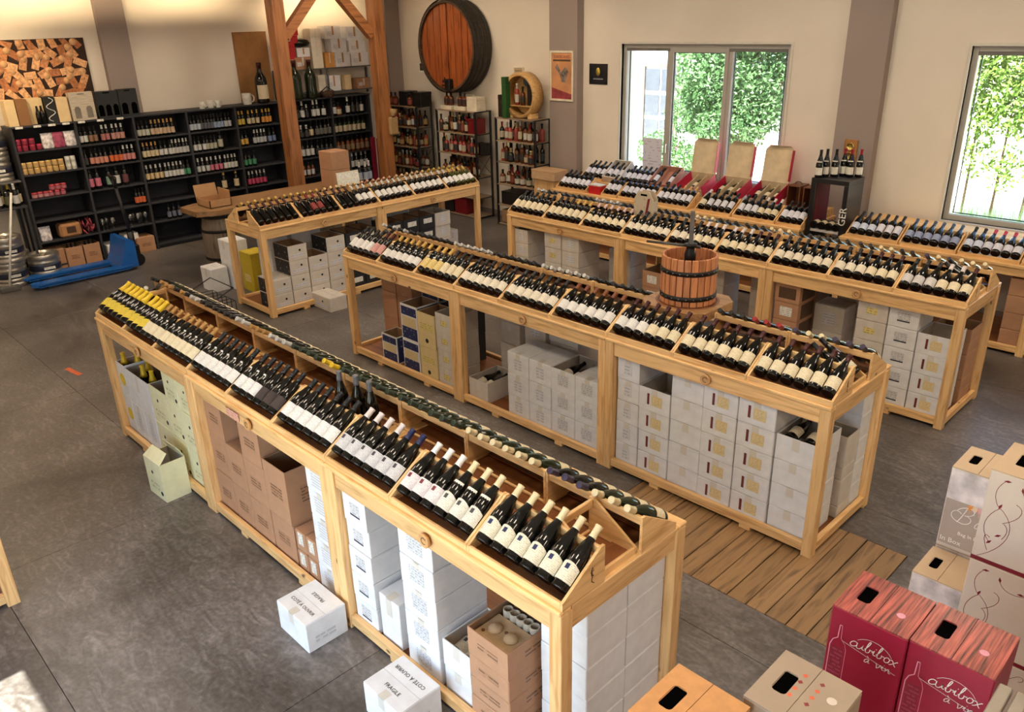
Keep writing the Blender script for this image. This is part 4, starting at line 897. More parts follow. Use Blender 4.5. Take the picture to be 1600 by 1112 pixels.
for i, x in enumerate((-5.93,-5.42,-4.92)):
    t = thing('gift_carton', ('left','middle','right')[i]+' red gift carton with tan lid raised against the window', 'gift carton', (x,8.82,BH+.095), group='red gift cartons with raised lids')
    w, d, h = .37, .34, .14
    M_ = Matrix.Rotation(R(20),4,'X')
    MB().box(0,w,0,d,0,.006).box(0,w,0,.005,0,h*.6).box(0,w,d-.005,d,0,h).xf(M_).obj('tray', M_LIDIN, t)
    for xx in (0,w-.006): MB().box(xx,xx+.006,0,d,0,h).xf(M_).obj('side_panel', M_LIDR, t)
    for k in (1,2): MB().box(w*k/3-.004,w*k/3+.004,.01,d-.01,.006,h*.8).xf(M_).obj('divider', M_LIDIN, t)
    c_ = .05; hy, hz = d*math.cos(R(20))-h*math.sin(R(20)), d*math.sin(R(20))+h*math.cos(R(20))
    poly = [(0,0),(w,0),(w,.37),(w-c_,.42),(c_,.42),(0,.37)]
    L_ = Matrix.Translation((0,hy,hz)) @ Matrix.Rotation(R(-8),4,'X')
    MB().prism(poly, 0,.004,'y').xf(L_).obj('lid', M_LIDIN, t); MB().prism(poly, .0045,.008,'y').xf(L_).obj('lid_cover', M_LIDR, t)
    MB().box(w,w+.005,-.05,.008,.02,.38).xf(L_).obj('lid_edge', M_LIDR, t); MB().box(c_,w-c_,-.045,.004,.42,.424).xf(L_).obj('lid_flap', M_LIDIN, t)
    for k in range(3):
        if i == 0 and k != 1: continue
        o = bottle((x+w*(k+.5)/3,8.87,BH+.165), (-R(70),0,0), dw if k else dk, 'dark bottle in '+('left','middle','right')[i]+' red gift carton, '+ORD[k]+' slot', 'bottles in the gift cartons')
# black stand with six bottles
t = thing('display_stand', 'black metal display cube lettered GER between the window benches', 'display stand', (-4.0,8.5,.0)); M_BK = mat('stand_black', (24,24,28), .35)
W_, D_, H_ = .42, .38, 1.44
for x in (0,W_-.05):
    MB().box(x,x+.05,0,D_,.0,H_-.05,c=.003).obj('side_panel', M_BK, t)
MB().box(0,W_,0,D_,H_-.05,H_,c=.003).obj('top_panel', M_BK, t)
for z in (.68,.86): MB().box(.05,W_-.05,0,D_,z,z+.03,c=.002).obj('shelf', mat('stand_shelf',(196,192,190),.5) if z > .8 else M_BK, t)
MB().box(.051,.054,.05,D_-.02,.9,H_-.06).obj('inner_panel', mat('stand_burgundy',(110,20,44),.5), t)
link('lettering', text_mesh('GER',.11,M_INKW), t, (W_-.024,-.0008,1.06), rot=(R(90),R(-90),0))
for i, (x,y) in enumerate(((.05,.05),(.08,.14),(.16,.19),(.21,.29),(.29,.28),(.37,.33))): bottle((-4.0+x,8.5+y,H_),(0,0,0),B('burgundy',(30,24,26) if i < 3 else (150,30,40),(226,220,206),neck=1),('black' if i < 3 else 'red')+'-capsule bottle standing on the black display cube, '+ORD[i]+' from left','bottles on the black cube')
for j, z in enumerate((.71,.89)):
    for i in range(4): bottle((-3.915+.083*i,8.49,z+.042),(R(-90),0,0),B('burgundy',BLK,LC),'dark bottle lying in black cube, '+('lower','upper')[j]+' shelf, '+ORD[i]+' from left','bottles lying in the black cube')
for i, x in enumerate((-4.5,-4.3)):
    t = thing('wooden_gift_crate', ('left','right')[i]+' dark brown wooden bottle crate with rope handle beside black stand', 'crate', (x,8.96,BH+.09)); m = wood('crate_brown',(120,70,40),(84,46,26),'z')
    for xx in (0,.15): MB().box(xx,xx+.012,0,.22,0,.26,c=.001).obj('side', m, t)
    MB().box(.012,.15,.208,.22,0,.26).obj('back', m, t); MB().box(.012,.15,0,.22,0,.012).obj('bottom', m, t); MB().box(.012,.15,0,.22,.248,.26).obj('top', m, t)
    pts = [Vector((.08+.045*math.cos(a),.11,.258+.035*math.sin(a))) for a in (math.pi*k/6 for k in range(7))]; mb = MB()
    for p, q in zip(pts, pts[1:]): mb.tube(p,q,.006,6)
    mb.obj('rope_handle', mat('rope',(90,70,50),.9), t)
# under the right bench
for a in range(5): stack(None,-1.9+a*.27-.0,-1.9+(a+1)*.27,8.46,.3,[.17]*4,'kplain',ORD[a]+' kraft stack under the right window bench',z0=.0625)
# bottle carrier on the third table
t = thing('bottle_carrier', 'pale printed cardboard three-bottle carrier standing on the third table', 'bottle carrier', (-5.02,6.68,TH)); M_CAR = pmat('carrier_print',(196,180,156),(150,110,90),24,.4,word=14)
MB().prism([(0,0),(.24,0),(.24,.34),(.19,.42),(.05,.42),(0,.34)], 0,.006,'y').obj('front_panel', M_CAR, t); MB().prism([(0,0),(.24,0),(.24,.34),(.19,.42),(.05,.42),(0,.34)], .074,.08,'y').obj('back_panel', M_CAR, t)
for x in (0,.236): MB().box(x,x+.004,.006,.074,0,.33).obj('side_panel', M_CAR, t)
MB().box(.08,.16,-.001,.0,.375,.395).obj('hand_hole', M_SLOT, t)
for k in range(3): MB().prism([(.02+.075*k,.0),(.07+.075*k,.0),(.07+.075*k,.09),(.058+.075*k,.115),(.032+.075*k,.115),(.02+.075*k,.09)], -.001,0,'y').obj('window', M_SLOT, t)
MB().prism([(.13,.12),(.155,.1),(.2,.36),(.17,.35)], -.0012,-.0002,'y').obj('red_print', M_DRED, t)
for i, (T, u, v) in enumerate(((T3,.5,.3),(T3,3*UL-1.75,.3),(T1,.42,.29))):
    if i == 2: continue
    o = MB().prism([(0,0),(.07,0),(.085,.08),(.05,.13),(.02,.12),(-.01,.07)],0,.012,'y').obj('wood_sign', pine('z'), None, T.P(u,v,TH+.13)); 
    MB().box(.03,.045,0,.012,-.13,.0).obj('stake', pine('z'), o); tag(o, 'small pale wooden shelf sign, %s along the third table' % ('left' if i == 0 else 'right'), 'sign')
# ------------------------------------------------------------------ beer shelving on the left wall
M_SH = mat('shelf_black', (44,44,50), .55, var=.05); M_SHB = mat('shelf_back', (34,34,42), .7)
XF = -12.35
LV = [.07,.41,.70,1.01,1.335,1.64]
def shelving(name, ys, label):
    t = thing(name, label, 'shelving', (WX+.012,ys[0],0)); D = XF-WX-.012
    for y in ys: MB().box(0,D,y-ys[0]-.016,y-ys[0]+.016,0,1.94,c=.002).obj('upright', M_SH, t)
    for a, b in zip(ys, ys[1:]):
        for z in LV: MB().box(.012,D-.004,a-ys[0]+.017,b-ys[0]-.017,z-.022,z,c=.001).obj('shelf', M_SH, t)
        MB().box(0,.01,a-ys[0]+.017,b-ys[0]-.017,0,1.94).obj('back_panel', M_SHB, t)
        MB().box(D-.05,D-.04,a-ys[0]+.017,b-ys[0]-.017,0,.048).obj('plinth', M_SH, t)
    MB().box(0,D+.004,-.02,ys[-1]-ys[0]+.02,1.94,1.962,c=.002).obj('top_board', M_SH, t); return t
Y5 = [2.92,3.715,4.50,5.285,6.07,6.85]; Y7 = [7.05,7.83,8.61]
shelving('beer_shelving', Y5, 'long black beer shelving of five bays along the left wall'); shelving('spirits_shelving', Y7, 'black two-bay shelving behind the timber posts')
SM = {}
def small(kind, g, lab, cap):
    lab = tuple(int(v*.86) for v in lab) if lab else lab
    k = (kind,g.name,lab,cap)
    if k in SM: return SM[k]
    P_ = {'beer': [(.024,.0),(.0305,.004),(.0305,.125),(.026,.15),(.015,.185),(.0125,.225),(.0135,.226),(.0135,.236),(0,.236)],
          'big': [(.03,.0),(.04,.004),(.04,.16),(.034,.19),(.02,.24),(.015,.3),(.017,.305),(.017,.32),(0,.32)],
          'wine': [(.03,.0),(.039,.004),(.039,.13),(.034,.17),(.018,.225),(.0145,.285),(.0165,.288),(.0165,.3),(0,.3)],
          'spirit': [(.032,.0),(.04,.005),(.04,.15),(.034,.175),(.015,.2),(.0145,.245),(.018,.246),(.018,.275),(0,.275)],
          'squat': [(.04,.0),(.05,.006),(.05,.1),(.044,.13),(.018,.155),(.016,.19),(.02,.191),(.02,.215),(0,.215)],
          'tall': [(.028,.0),(.035,.004),(.035,.2),(.03,.22),(.014,.24),(.014,.29),(.017,.291),(.017,.315),(0,.315)],
          'jar': [(.03,.0),(.036,.003),(.036,.055),(.033,.06),(.036,.062),(.036,.076),(0,.078)],
          'tin': [(.03,0),(.033,.002),(.033,.085),(.03,.088),(0,.088)]}[kind]
    top = P_[-1][1]; zc = top*(.93 if kind == 'beer' else .8 if kind == 'jar' else .88); mb = MB()
    lo = [p for p in P_ if p[1] <= zc+1e-6]; hi = [p for p in P_ if p[1] >= zc-1e-6]
    if not hi or hi[0] != lo[-1]: hi = [lo[-1]]+hi
    mb.lathe(lo, 12, 0, caps=True); mb.lathe(hi, 12, 2, caps=False)
    if lab:
        r = max(p[0] for p in P_)+.0008; z0_, z1_ = (top*.14, top*.5) if kind != 'jar' else (top*.15, top*.65)
        q = arc_label(r, z0_, z1_, R(100), 8); mb.add(q.v, q.f, 1, True)
    SM[k] = mb.mesh(kind+'_bottle', [g, lab_mat(lab) if lab else g, cap_mat(cap)]); return SM[k]
SMALLN = {'beer':('beer_bottle','beer bottle'),'big':('beer_bottle','large beer bottle'),'wine':('liqueur_bottle','tall dark bottle'),'spirit':('spirit_bottle','spirit bottle'),'squat':('spirit_bottle','squat spirit bottle'),'tall':('spirit_bottle','slim spirit bottle'),'jar':('jar','glass jar'),'tin':('tin','small tin')}
def sput(kind, loc, g, lab, cap, where, i, rz=R(90), group=None):
    nm, txt = SMALLN[kind]; o = link(nm, small(kind,g,lab,cap), None, loc, rz+rnd.uniform(-.25,.25))
    return tag(o, (colour(lab)+'-label ' if lab else 'plain dark ')+txt+', '+ORD[i % 16]+' on '+where, 'jar' if kind == 'jar' else 'tin' if kind == 'tin' else 'bottle', group or 'items on '+where)
SHN = ['bottom','lowest','second','third','fourth','top']
G_PINKJ = mat('jar_pink',(150,40,70),.4); G_GOLD = mat('jar_gold',(196,148,84),.35); G_TIN = mat('tin_grey',(150,146,140),.35,.6)
def row(bay, lv, items, base=Y5, xo=.05, bn=None):
    """items: (start fraction of bay, count, kind, glass, label, cap, pitch)"""
    y0, y1 = base[bay], base[bay+1]; k = 0
    for (f, n_, kind, g, lab, cap, p) in items:
        for j in range(n_):
            sput(kind, (XF-xo-.01*(k % 2), y0+.05+(y1-y0-.08)*f+p*j, LV[lv]), g, lab, cap, '%s shelf of %s' % (SHN[lv], bn or (ORD[bay]+' beer bay')), k); k += 1
WL, CR, PK, OR, RDD, GN, BL, YL, DKL, TE = (222,222,220),(224,206,168),(222,120,146),(226,110,60),(206,60,50),(70,150,110),(120,140,190),(224,190,70),(60,56,56),(140,176,160)
g_ = G_RED; wc = (210,208,204); bc = (30,30,30)
# bay 1: jars, bags
for r_ in range(2): row(0,5,[(.0,4-r_,'jar',G_PINKJ,(150,30,60),(170,40,70),.085)],xo=.06+.0*r_) if r_ == 0 else None
for i in range(3): sput('jar',(XF-.06,2.975+.085*i,LV[5]+.078),G_PINKJ,(150,30,60),(170,40,70),'top shelf of first beer bay upper layer',i)
row(0,4,[(.0,7,'jar',G_GOLD,(214,180,120),(200,170,110),.078),(.78,2,'tin',G_TIN,(200,200,190),(190,190,186),.07)])
for i in range(7): sput('jar',(XF-.055,2.97+.078*i,LV[4]+.078),G_GOLD,(214,180,120),(200,170,110),'fourth shelf of first beer bay upper layer',i)
for i in range(2): sput('tin',(XF-.055,2.97+.715*.78+.07*i,LV[4]+.088),G_TIN,(200,200,190),(190,190,186),'fourth shelf of first beer bay upper layer',i)
row(0,3,[(.06,3,'jar',G_PINKJ,(206,150,150),(170,60,70),.075),(.36,3,'jar',G_PINKJ,(190,110,120),(170,60,70),.075)])
for i in range(3): sput('jar',(XF-.055,2.975+.715*.36+.075*i+.02,LV[3]+.078),G_PINKJ,(190,110,120),(170,60,70),'third shelf of first beer bay upper layer',i)
M_BAG = mat('bag_print', (206,196,200), .5, var=.35, scale=22); M_BAGR = mat('bag_pink', (150,60,90), .5, var=.35, scale=20)
def bag(loc, m, lab, w=.15, h=.19, d=.07):
    t = thing('snack_bag', lab, 'bag', loc); mb = MB()
    rings = [(0,.42,.5),(.1,.5,.5),(.5,.48,.42),(.85,.49,.16),(1,.49,.02)]; v = []; n_ = 10
    for (z,a,b) in rings:
        for i in range(n_): an = 2*math.pi*i/n_; cx_ = math.copysign(abs(math.cos(an))**.5,math.cos(an)); sy_ = math.copysign(abs(math.sin(an))**.5,math.sin(an)); v.append((b*d*cx_,a*w*sy_,z*h))
    f = [(j*n_+i,j*n_+(i+1)%n_,(j+1)*n_+(i+1)%n_,(j+1)*n_+i) for j in range(len(rings)-1) for i in range(n_)]+[tuple(range(n_))[::-1]]
    mb.add(v,f,0,True).obj('pouch', m, t); MB().box(-.003,.003,-w*.49,w*.49,h-.004,h+.012).obj('seal', m, t); return t
for i, (y, m) in enumerate(((3.34,M_BAG),(3.48,M_BAGR),(3.63,M_BAG))): bag((XF-.07,y,LV[5]), m, ('white and pink','dark pink','white and pink')[i]+' snack bag, '+ORD[i]+' on top shelf of first beer bay')
bag((XF-.07,3.03,LV[1]), M_BAG, 'white and pink snack bag alone on lowest shelf of first bay')
t = thing('paper_sack', 'brown kraft paper sack lying on lowest shelf of first beer bay', 'sack', (XF-.12,3.38,LV[1])); MB().box(-.1,.1,-.17,.12,0,.2,c=.03).obj('sack', mat('sack_kraft',(166,120,80),.85,bump=.3,scale=6), t); MB().box(.1005,.101,-.08,.04,.06,.15).obj('stamp', M_BRAND, t)
t = thing('net_bags', 'bunch of red netting bags beside the kraft sack', 'net bag', (XF-.1,3.6,LV[1])); mb = MB()
for i in range(26): a = Vector((rnd.uniform(-.09,.09),rnd.uniform(-.08,.08),rnd.uniform(0,.12))); mb.tube(a, a+Vector((rnd.uniform(-.03,.03),rnd.uniform(-.05,.05),rnd.uniform(.05,.13))), .009, 5)
mb.obj('netting', mat('net_red',(170,70,84),.7), t)['kind'] = 'stuff'
for i, (y, st) in enumerate(((2.98,'kplain'),(3.21,'kraft'),(3.45,'kraft'))): carton((XF+.0,y,0), R(90), .22,.3,.28,st,('plain','first open','second open')[i]+' brown carton of bottles at the foot of the first beer bay',i > 0).location = (XF+.02 if i else XF-.01,y,LV[0] if False else .0)
for i in range(2):
    for j in range(3): sput('beer',(XF-.06-.08*0,3.26+.24*i+.055*j,.09),g_,CR,bc,'carton of first beer bay, number %s' % ('one' if i == 0 else 'two'),j)
carton((XF+.01,3.77,0), R(90), .3,.3,.2,'white','white carton at the foot of second beer bay'); carton((XF-.03,4.05,.2), R(90), .2,.22,.1,'wplain','small pale blue-white carton on top of the white one') ; carton((XF+.01,4.2,0), R(90), .26,.3,.22,'kraft','brown carton at the foot of second beer bay right')
bpos = .062
row(1,5,[(.0,2,'beer',g_,WL,bc,bpos),(.19,2,'beer',g_,(150,110,80),bc,bpos),(.42,2,'beer',g_,(190,120,120),wc,bpos),(.62,3,'beer',g_,(206,150,140),wc,bpos)])
row(1,4,[(.0,1,'beer',g_,DKL,bc,bpos),(.12,4,'beer',g_,(222,150,130),bc,bpos),(.5,3,'beer',g_,OR,bc,bpos),(.75,3,'beer',g_,(214,140,140),wc,bpos)])
row(1,3,[(.0,2,'big',g_,PK,bc,.1),(.36,1,'big',g_,TE,bc,.1),(.52,1,'big',g_,WL,bc,.1),(.68,1,'big',g_,(110,60,70),bc,.1)])
row(1,2,[(.82,3,'beer',g_,OR,bc,.05)])
row(2,5,[(.02,3,'beer',g_,(206,206,190),bc,bpos),(.3,6,'beer',g_,(222,190,160),(190,150,90),.06)])
row(2,4,[(.04,4,'beer',g_,CR,(196,150,90),.062),(.4,3,'beer',g_,WL,bc,.07),(.66,5,'beer',g_,(206,206,206),wc,.055)])
row(2,3,[(.02,4,'beer',g_,(224,196,150),wc,.07),(.42,5,'beer',g_,WL,wc,.06),(.82,2,'beer',g_,GN,bc,.065)])
row(2,1,[(.32,3,'beer',g_,(120,126,150),bc,.08)])
row(3,5,[(.02,3,'beer',g_,(196,206,222),bc,.06),(.27,4,'beer',g_,(90,96,110),bc,.052),(.56,3,'beer',g_,(160,180,214),bc,.06),(.82,2,'beer',g_,(206,210,220),bc,.06)])
row(3,4,[(.03,3,'beer',g_,WL,bc,.075),(.32,3,'beer',g_,(190,190,170),bc,.062),(.62,1,'big',g_,(196,190,170),bc,.1)])
row(3,3,[(.03,3,'beer',g_,(206,206,206),wc,.075),(.34,3,'beer',g_,PK,wc,.075),(.66,4,'beer',g_,WL,wc,.058)])
row(3,2,[(.56,1,'big',g_,CR,(200,170,90),.1),(.86,1,'big',g_,CR,(200,170,90),.1)])
row(4,5,[(.03,2,'beer',g_,YL,(200,160,60),.062),(.26,3,'beer',g_,CR,(200,160,60),.075),(.62,3,'beer',g_,(222,150,60),(200,160,60),.06)])
row(4,4,[(.03,2,'beer',g_,(224,180,80),bc,.075),(.34,4,'beer',g_,(196,200,206),wc,.06),(.72,2,'beer',g_,BL,bc,.08)])
row(4,3,[(.04,3,'beer',g_,GN,bc,.075)]); row(4,2,[(.06,5,'beer',g_,(206,70,110),wc,.068)])
n6, n7 = 'left spirits bay', 'right spirits bay'
row(0,5,[(.02,1,'wine',g_,WL,wc,.1),(.14,1,'beer',g_,DKL,bc,.1),(.25,1,'wine',g_,WL,wc,.1),(.38,1,'beer',g_,DKL,wc,.1),(.56,2,'wine',g_,WL,wc,.08),(.84,1,'wine',g_,WL,bc,.1)],Y7,.05,n6)
row(1,5,[(.03,1,'wine',g_,WL,bc,.1),(.16,1,'squat',G_AMB,CR,bc,.1),(.42,1,'wine',g_,WL,wc,.1),(.58,2,'wine',g_,DKL,bc,.09),(.84,1,'wine',g_,WL,bc,.1)],Y7,.05,n7)
row(0,4,[(.02,3,'squat',g_,DKL,wc,.1),(.44,1,'spirit',g_,CR,bc,.1),(.6,4,'spirit',g_,(110,110,104),bc,.08)],Y7,.05,n6); row(1,4,[(.02,7,'spirit',G_GRN,(206,190,160),bc,.095)],Y7,.05,n7)
row(0,3,[(.02,4,'wine',g_,WL,bc,.09),(.56,4,'spirit',g_,DKL,bc,.09)],Y7,.05,n6); row(1,3,[(.04,7,'spirit',G_AMB,(150,120,90),bc,.1)],Y7,.05,n7)
row(0,2,[(.0,4,'beer',G_AMB,WL,bc,.085)],Y7,.05,n6); row(1,2,[(.4,4,'wine',g_,WL,wc,.1)],Y7,.05,n7)
# wine glasses on the beer shelving
gp = [(.032,0),(.030,.003),(.004,.008),(.0035,.075),(.02,.09),(.036,.115),(.037,.14),(.029,.175),(.0285,.175),(.036,.14),(.034,.116),(.018,.092),(0,.088)]
GLM = MB().lathe(gp, 14, caps=False).mesh('wine_glass', M_CLEAR)
for i in range(3): tag(link('wine_glass', GLM, None, (XF-.06-.05*(i % 2),3.80+.07*i,LV[1])), 'empty stemmed wine glass, '+ORD[i]+' from left on second bay shelf', 'glass', 'wine glasses on the shelving')
for i in range(5): tag(link('wine_glass', GLM, None, (XF-.06-.05*(i % 2),4.2+.055*i,LV[1])), 'empty stemmed wine glass, '+ORD[i]+' in right group of second bay', 'glass', 'wine glasses on the shelving')
# glass mugs on top
MUG = MB().lathe([(.036,0),(.04,.004),(.042,.1),(.039,.1),(.037,.012),(0,.012)],14,caps=False).lathe([(.001,-.001)]*2,3) if False else MB().lathe([(.036,0),(.04,.004),(.042,.1),(.039,.1),(.037,.012),(0,.012)],14,caps=False)
for a, b in ((R(-80),R(-40)),(R(-40),R(0)),(0,R(40)),(R(40),R(80))): MUG.tube((0,.04+.035*math.cos(a),.052+.035*math.sin(a)),(0,.04+.035*math.cos(b),.052+.035*math.sin(b)),.006,6)
MUGM = MUG.mesh('glass_mug', mat('mug_glass',(206,204,196),.12,var=.1,scale=30))
for i, (y, s) in enumerate(((5.58,1),(5.72,1.15),(5.84,1),(6.33,1.7))): o = link('glass_mug', MUGM, None, (-12.42,y,1.962)); o.scale = (s,s,s); tag(o, ('small printed glass mug, '+ORD[i]+' of three on top of beer shelving') if i < 3 else 'large glass beer mug on shelving top beside the big bottle', 'mug', 'glass mugs on the shelving')
BIG = [(.07,0),(.09,.01),(.092,.03),(.092,.32),(.085,.38),(.05,.45),(.036,.48),(.034,.58),(.038,.582),(.038,.605),(0,.606)]
for i, (y, g, lab) in enumerate(((6.60,G_RED,(206,190,160)),(7.22,G_GRN,None),(7.50,G_GRN,None))):
    t = thing('giant_bottle', ('giant dark wine bottle with cream label on beer shelving top','left giant green wine bottle behind the timber post','right giant green wine bottle behind the timber post')[i], 'bottle', (-12.40,y,1.962), rz=R(90))
    s = 1 if i == 0 else 1.0; MB().lathe([(r*s*1.05,z*s) for r,z in BIG],20).obj('glass_body', g, t); MB().lathe([(.037,.5),(.0372,.57),(.041,.575),(.041,.612),(0,.613)],16).obj('capsule', cap_mat((60,16,20)), t)
    if lab: arc_label(.0975,.07,.28,R(70),10).obj('label', lab_mat(lab), t)
t = thing('price_block', 'small black price block with white face before the big bottle', 'sign', (-12.37,6.62,1.962)); MB().box(-.015,.015,-.05,.05,0,.06,c=.003).obj('block', M_BK, t); MB().box(.0152,.016,-.04,.03,.01,.035).obj('face', M_INKW, t)
# boxes on top of the beer shelving
def topbox(y0, y1, h, m, label, d=.2, x=-12.4, parts=()):
    t = thing('packing_box', label, 'box', (x,y0,1.962)); MB().box(-d,0,0,y1-y0,0,h-.003,c=.003).obj('body', m, t); MB().box(-d+.002,-d/2-.001,.002,y1-y0-.002,h-.003,h).obj('flap', m, t); MB().box(-d/2+.001,-.002,.002,y1-y0-.002,h-.003,h).obj('flap', m, t); return t
M_CRB = board((222,196,150)); M_BRB = board((140,98,60)); M_BLB = mat('box_black',(28,30,32),.45)
topbox(2.93,3.05,.33,M_CRB,'tall cream box at the left end of shelving top'); topbox(3.06,3.2,.33,M_BRB,'narrow brown box on shelving top'); topbox(3.21,3.4,.33,M_CRB,'cream box behind two small bottles on shelving top',x=-12.46)
t = topbox(3.41,3.54,.34,M_BLB,'black gift box with white ribbon on shelving top')
mb = MB()
pts = [(0,.03+.05*math.sin(i*.9)+.03,.33-i*.022) for i in range(15)]
for p, q in zip(pts, pts[1:]): mb.tube((.003,)+p[1:],(.003,)+q[1:],.005,5)
mb.obj('ribbon', M_INKW, t)
topbox(3.55,3.7,.32,M_CRB,'cream box left of the wooden bottle carrier')
for i in range(2): sput('beer',(-12.40,3.30+.05*i,1.962),g_,None,bc,'shelving top before cream box',i)
def slotbox(y0, y1, h, m, mw, n_, label):
    t = thing('bottle_gift_box', label, 'gift box', (-12.38,y0,1.962)); w = y1-y0
    MB().box(-.1,0,0,w,0,h,c=.003).obj('body', m, t)
    for i in range(n_):
        c_ = w*(i+.5)/n_; r_ = min(.04,w/n_*.36); MB().prism([(c_-r_,.03),(c_+r_,.03),(c_+r_,h*.42),(c_+r_*.5,h*.5),(c_-r_*.5,h*.5),(c_-r_,h*.42)], .0004,.0014,'x').obj('window', mw, t)
    MB().box(.0004,.0014,w*.35,w*.65,h*.92,h*.96).obj('handle_slot', mw, t); return t
slotbox(3.72,4.03,.37,mat('carrier_wood',(190,178,160),.6,var=.1,stretch=(1,1,10)),mat('slot_grey',(120,112,104),.7),2,'pale wood-print bottle carrier on shelving top'); slotbox(4.06,4.36,.36,M_BLB,M_SLOT,3,'left black bottle gift box with windows on shelving top'); slotbox(4.37,4.63,.37,M_BLB,M_SLOT,2,'right black bottle gift box with windows on shelving top')
for i, y in enumerate((3.02,3.24,3.42,3.6,3.8,4.05,4.32)): MB().box(0,.004,-.045,.045,-.03,-.002).obj('price_strip', LBL['white'], None, (XF+.005,y,1.962)); tag(bpy.data.objects['price_strip' if i == 0 else 'price_strip.%03d' % i], 'small white price strip, '+ORD[i]+' from left on shelving top edge', 'price label', 'price strips')
# ------------------------------------------------------------------ wall pictures
t = thing('cork_picture', 'large unframed picture of heaped wine corks on the left wall', 'picture', (WX+.002,2.35,2.27)); MB().box(0,.025,0,1.83,0,.75,c=.002).obj('canvas', mat('canvas_dark',(46,24,14),.8), t)
CK = {}
cols = [(206,150,104),(190,128,84),(222,170,124),(172,110,70)]
k = 0
for j in range(6):
    for i in range(13):
        y, z = .06+i*.145+(.07 if j % 2 else 0)+rnd.uniform(-.02,.02), .06+j*.128+rnd.uniform(-.02,.02)
        if y > 1.79: continue
        a = rnd.uniform(0,math.pi); L_ = rnd.uniform(.07,.095)
        dy, dz = math.cos(a)*L_, math.sin(a)*L_; cl = lambda v, lo, hi: max(lo, min(hi, v))
        q = rnd.randrange(4); m = mat('cork_print_%d' % q, cols[q], .8, var=.2, scale=30); r_ = .046
        n_ = Vector((-math.sin(a),math.cos(a)))*r_
        P4 = [(y-dy-n_.x,z-dz-n_.y),(y+dy-n_.x,z+dz-n_.y),(y+dy+n_.x,z+dz+n_.y),(y-dy+n_.x,z-dz+n_.y)]
        P4 = [(cl(p[0],.004,1.826),cl(p[1],.004,.746)) for p in P4]; dep = .0252+.0006*(k % 7); k += 1
        MB().prism(P4, .0245, dep, 'x').obj('cork_print', m, t)
        if rnd.random() < .45:
            e_ = (cl(y+dy,.05,1.78), cl(z+dz,.05,.70)); MB().lathe([(r_,dep),(r_,dep+.0004),(0,dep+.0004)],12).xf(Matrix.Rotation(R(90),4,'Y')).obj('cork_end_print', mat('cork_end',(214,166,120),.8,var=.1,scale=30), t, (0,e_[0],e_[1]))
MB().box(0,.02,0,.58,0,1.06,c=.002).obj('brown_panel', mat('panel_brown',(150,106,58),.7,var=.05), None, (WX+.003,6.4,1.965)); tag(bpy.data.objects['brown_panel'], 'plain brown cardboard panel leaning on the left wall', 'panel')
t = thing('framed_poster', 'cream framed orange vintage poster on the taupe pillar', 'poster', (-8.58,9.26,1.97)); ring(MB(),0,.46,0,.70,-.02,-.001,.03).obj('frame', mat('frame_cream',(222,212,190),.5), t)
MB().box(.03,.43,-.008,-.002,.03,.67).obj('print', mat('poster_orange',(200,142,98),.5,var=.12,scale=4), t)
MB().prism([(.03,.03),(.43,.03),(.43,.10),(.25,.14),(.03,.19)], -.0095,-.0083,'y').obj('print_hills', mat('poster_red',(150,60,66),.5,var=.2,scale=12), t)
MB().prism([(.10,.47),(.2,.36),(.23,.27),(.3,.26),(.36,.42),(.3,.48),(.22,.4),(.14,.52)], -.0095,-.0083,'y').obj('print_figure', mat('poster_grey',(120,108,100),.5,var=.35,scale=18), t)
link('lettering', text_mesh('SUBERCAVES',.055,M_DRED), t, (.23,-.0098,.615), rot=(R(90),0,0)); MB().box(.06,.40,-.0095,-.0083,.555,.58).obj('lettering_line', LBL['dark'], t)
t = thing('wall_plaque', 'small black plaque with gold oval beside the sliding window', 'plaque', (-7.94,9.4,2.215)); MB().box(0,.335,-.012,-.001,0,.28,c=.003).obj('plate', mat('plaque_black',(22,24,34),.25), t); MB().lathe([(.04,0),(.035,.006),(0,.009)],16,axis='y').xf(Matrix.Scale(1.5,4,(0,0,1)) @ Matrix.Scale(-1,4,(0,1,0))).obj('gold_oval', mat('gold',(214,190,90),.3,.9), t, (.165,-.012,.17)); MB().box(.08,.26,-.0132,-.012,.065,.09).obj('lettering', pmat('plaque_print',(22,24,34),(190,190,190),30,.6,word=80), t)
t = thing('picture_frame', 'small cream frame lettered FAMOUS behind the round barrel display', 'picture', (-9.49,9.4,2.12)); ring(MB(),0,.22,0,.30,-.025,-.001,.022).obj('frame', mat('frame_cream',(222,212,190),.5), t); MB().box(.022,.198,-.012,-.003,.022,.278).obj('print', mat('frame_print',(206,180,140),.6,var=.1), t); link('lettering', text_mesh('FAMOUS',.045,M_INK), t, (.11,-.0128,.24), rot=(R(90),0,0))
t = thing('small_notice', 'small dark photo notice left of the wall barrel', 'notice', (-11.87,9.4,2.28)); MB().box(0,.24,-.006,-.001,0,.16).obj('sheet', M_INKW, t); MB().box(.02,.22,-.0075,-.0062,.03,.15).obj('photo', mat('notice_photo',(80,70,66),.5,var=.4,scale=30), t)
t = thing('barometer', 'small wooden barometer with two brass dials on the right pillar', 'barometer', (-4.02,9.28,1.52)); MB().box(0,.15,-.02,-.001,0,.24,c=.004).obj('board', wood('baro_wood',(160,110,60),(120,80,40),'z'), t)
for z in (.06,.165): MB().lathe([(.045,0),(.045,.012),(.04,.016),(.036,.012),(0,.012)],18,axis='y').xf(Matrix.Scale(-1,4,(0,1,0))).obj('dial', mat('brass',(206,180,110),.25,.9), t, (.075,-.02,z))
MB().box(0,.32,-.001,.0005,0,.44).obj('window_notice', pmat('notice_grey',(206,206,222),(160,120,130),26,.45,word=14), None, (-6.98,9.452,1.09)); tag(bpy.data.objects['window_notice'], 'pale paper notice stuck inside the left window pane', 'notice')
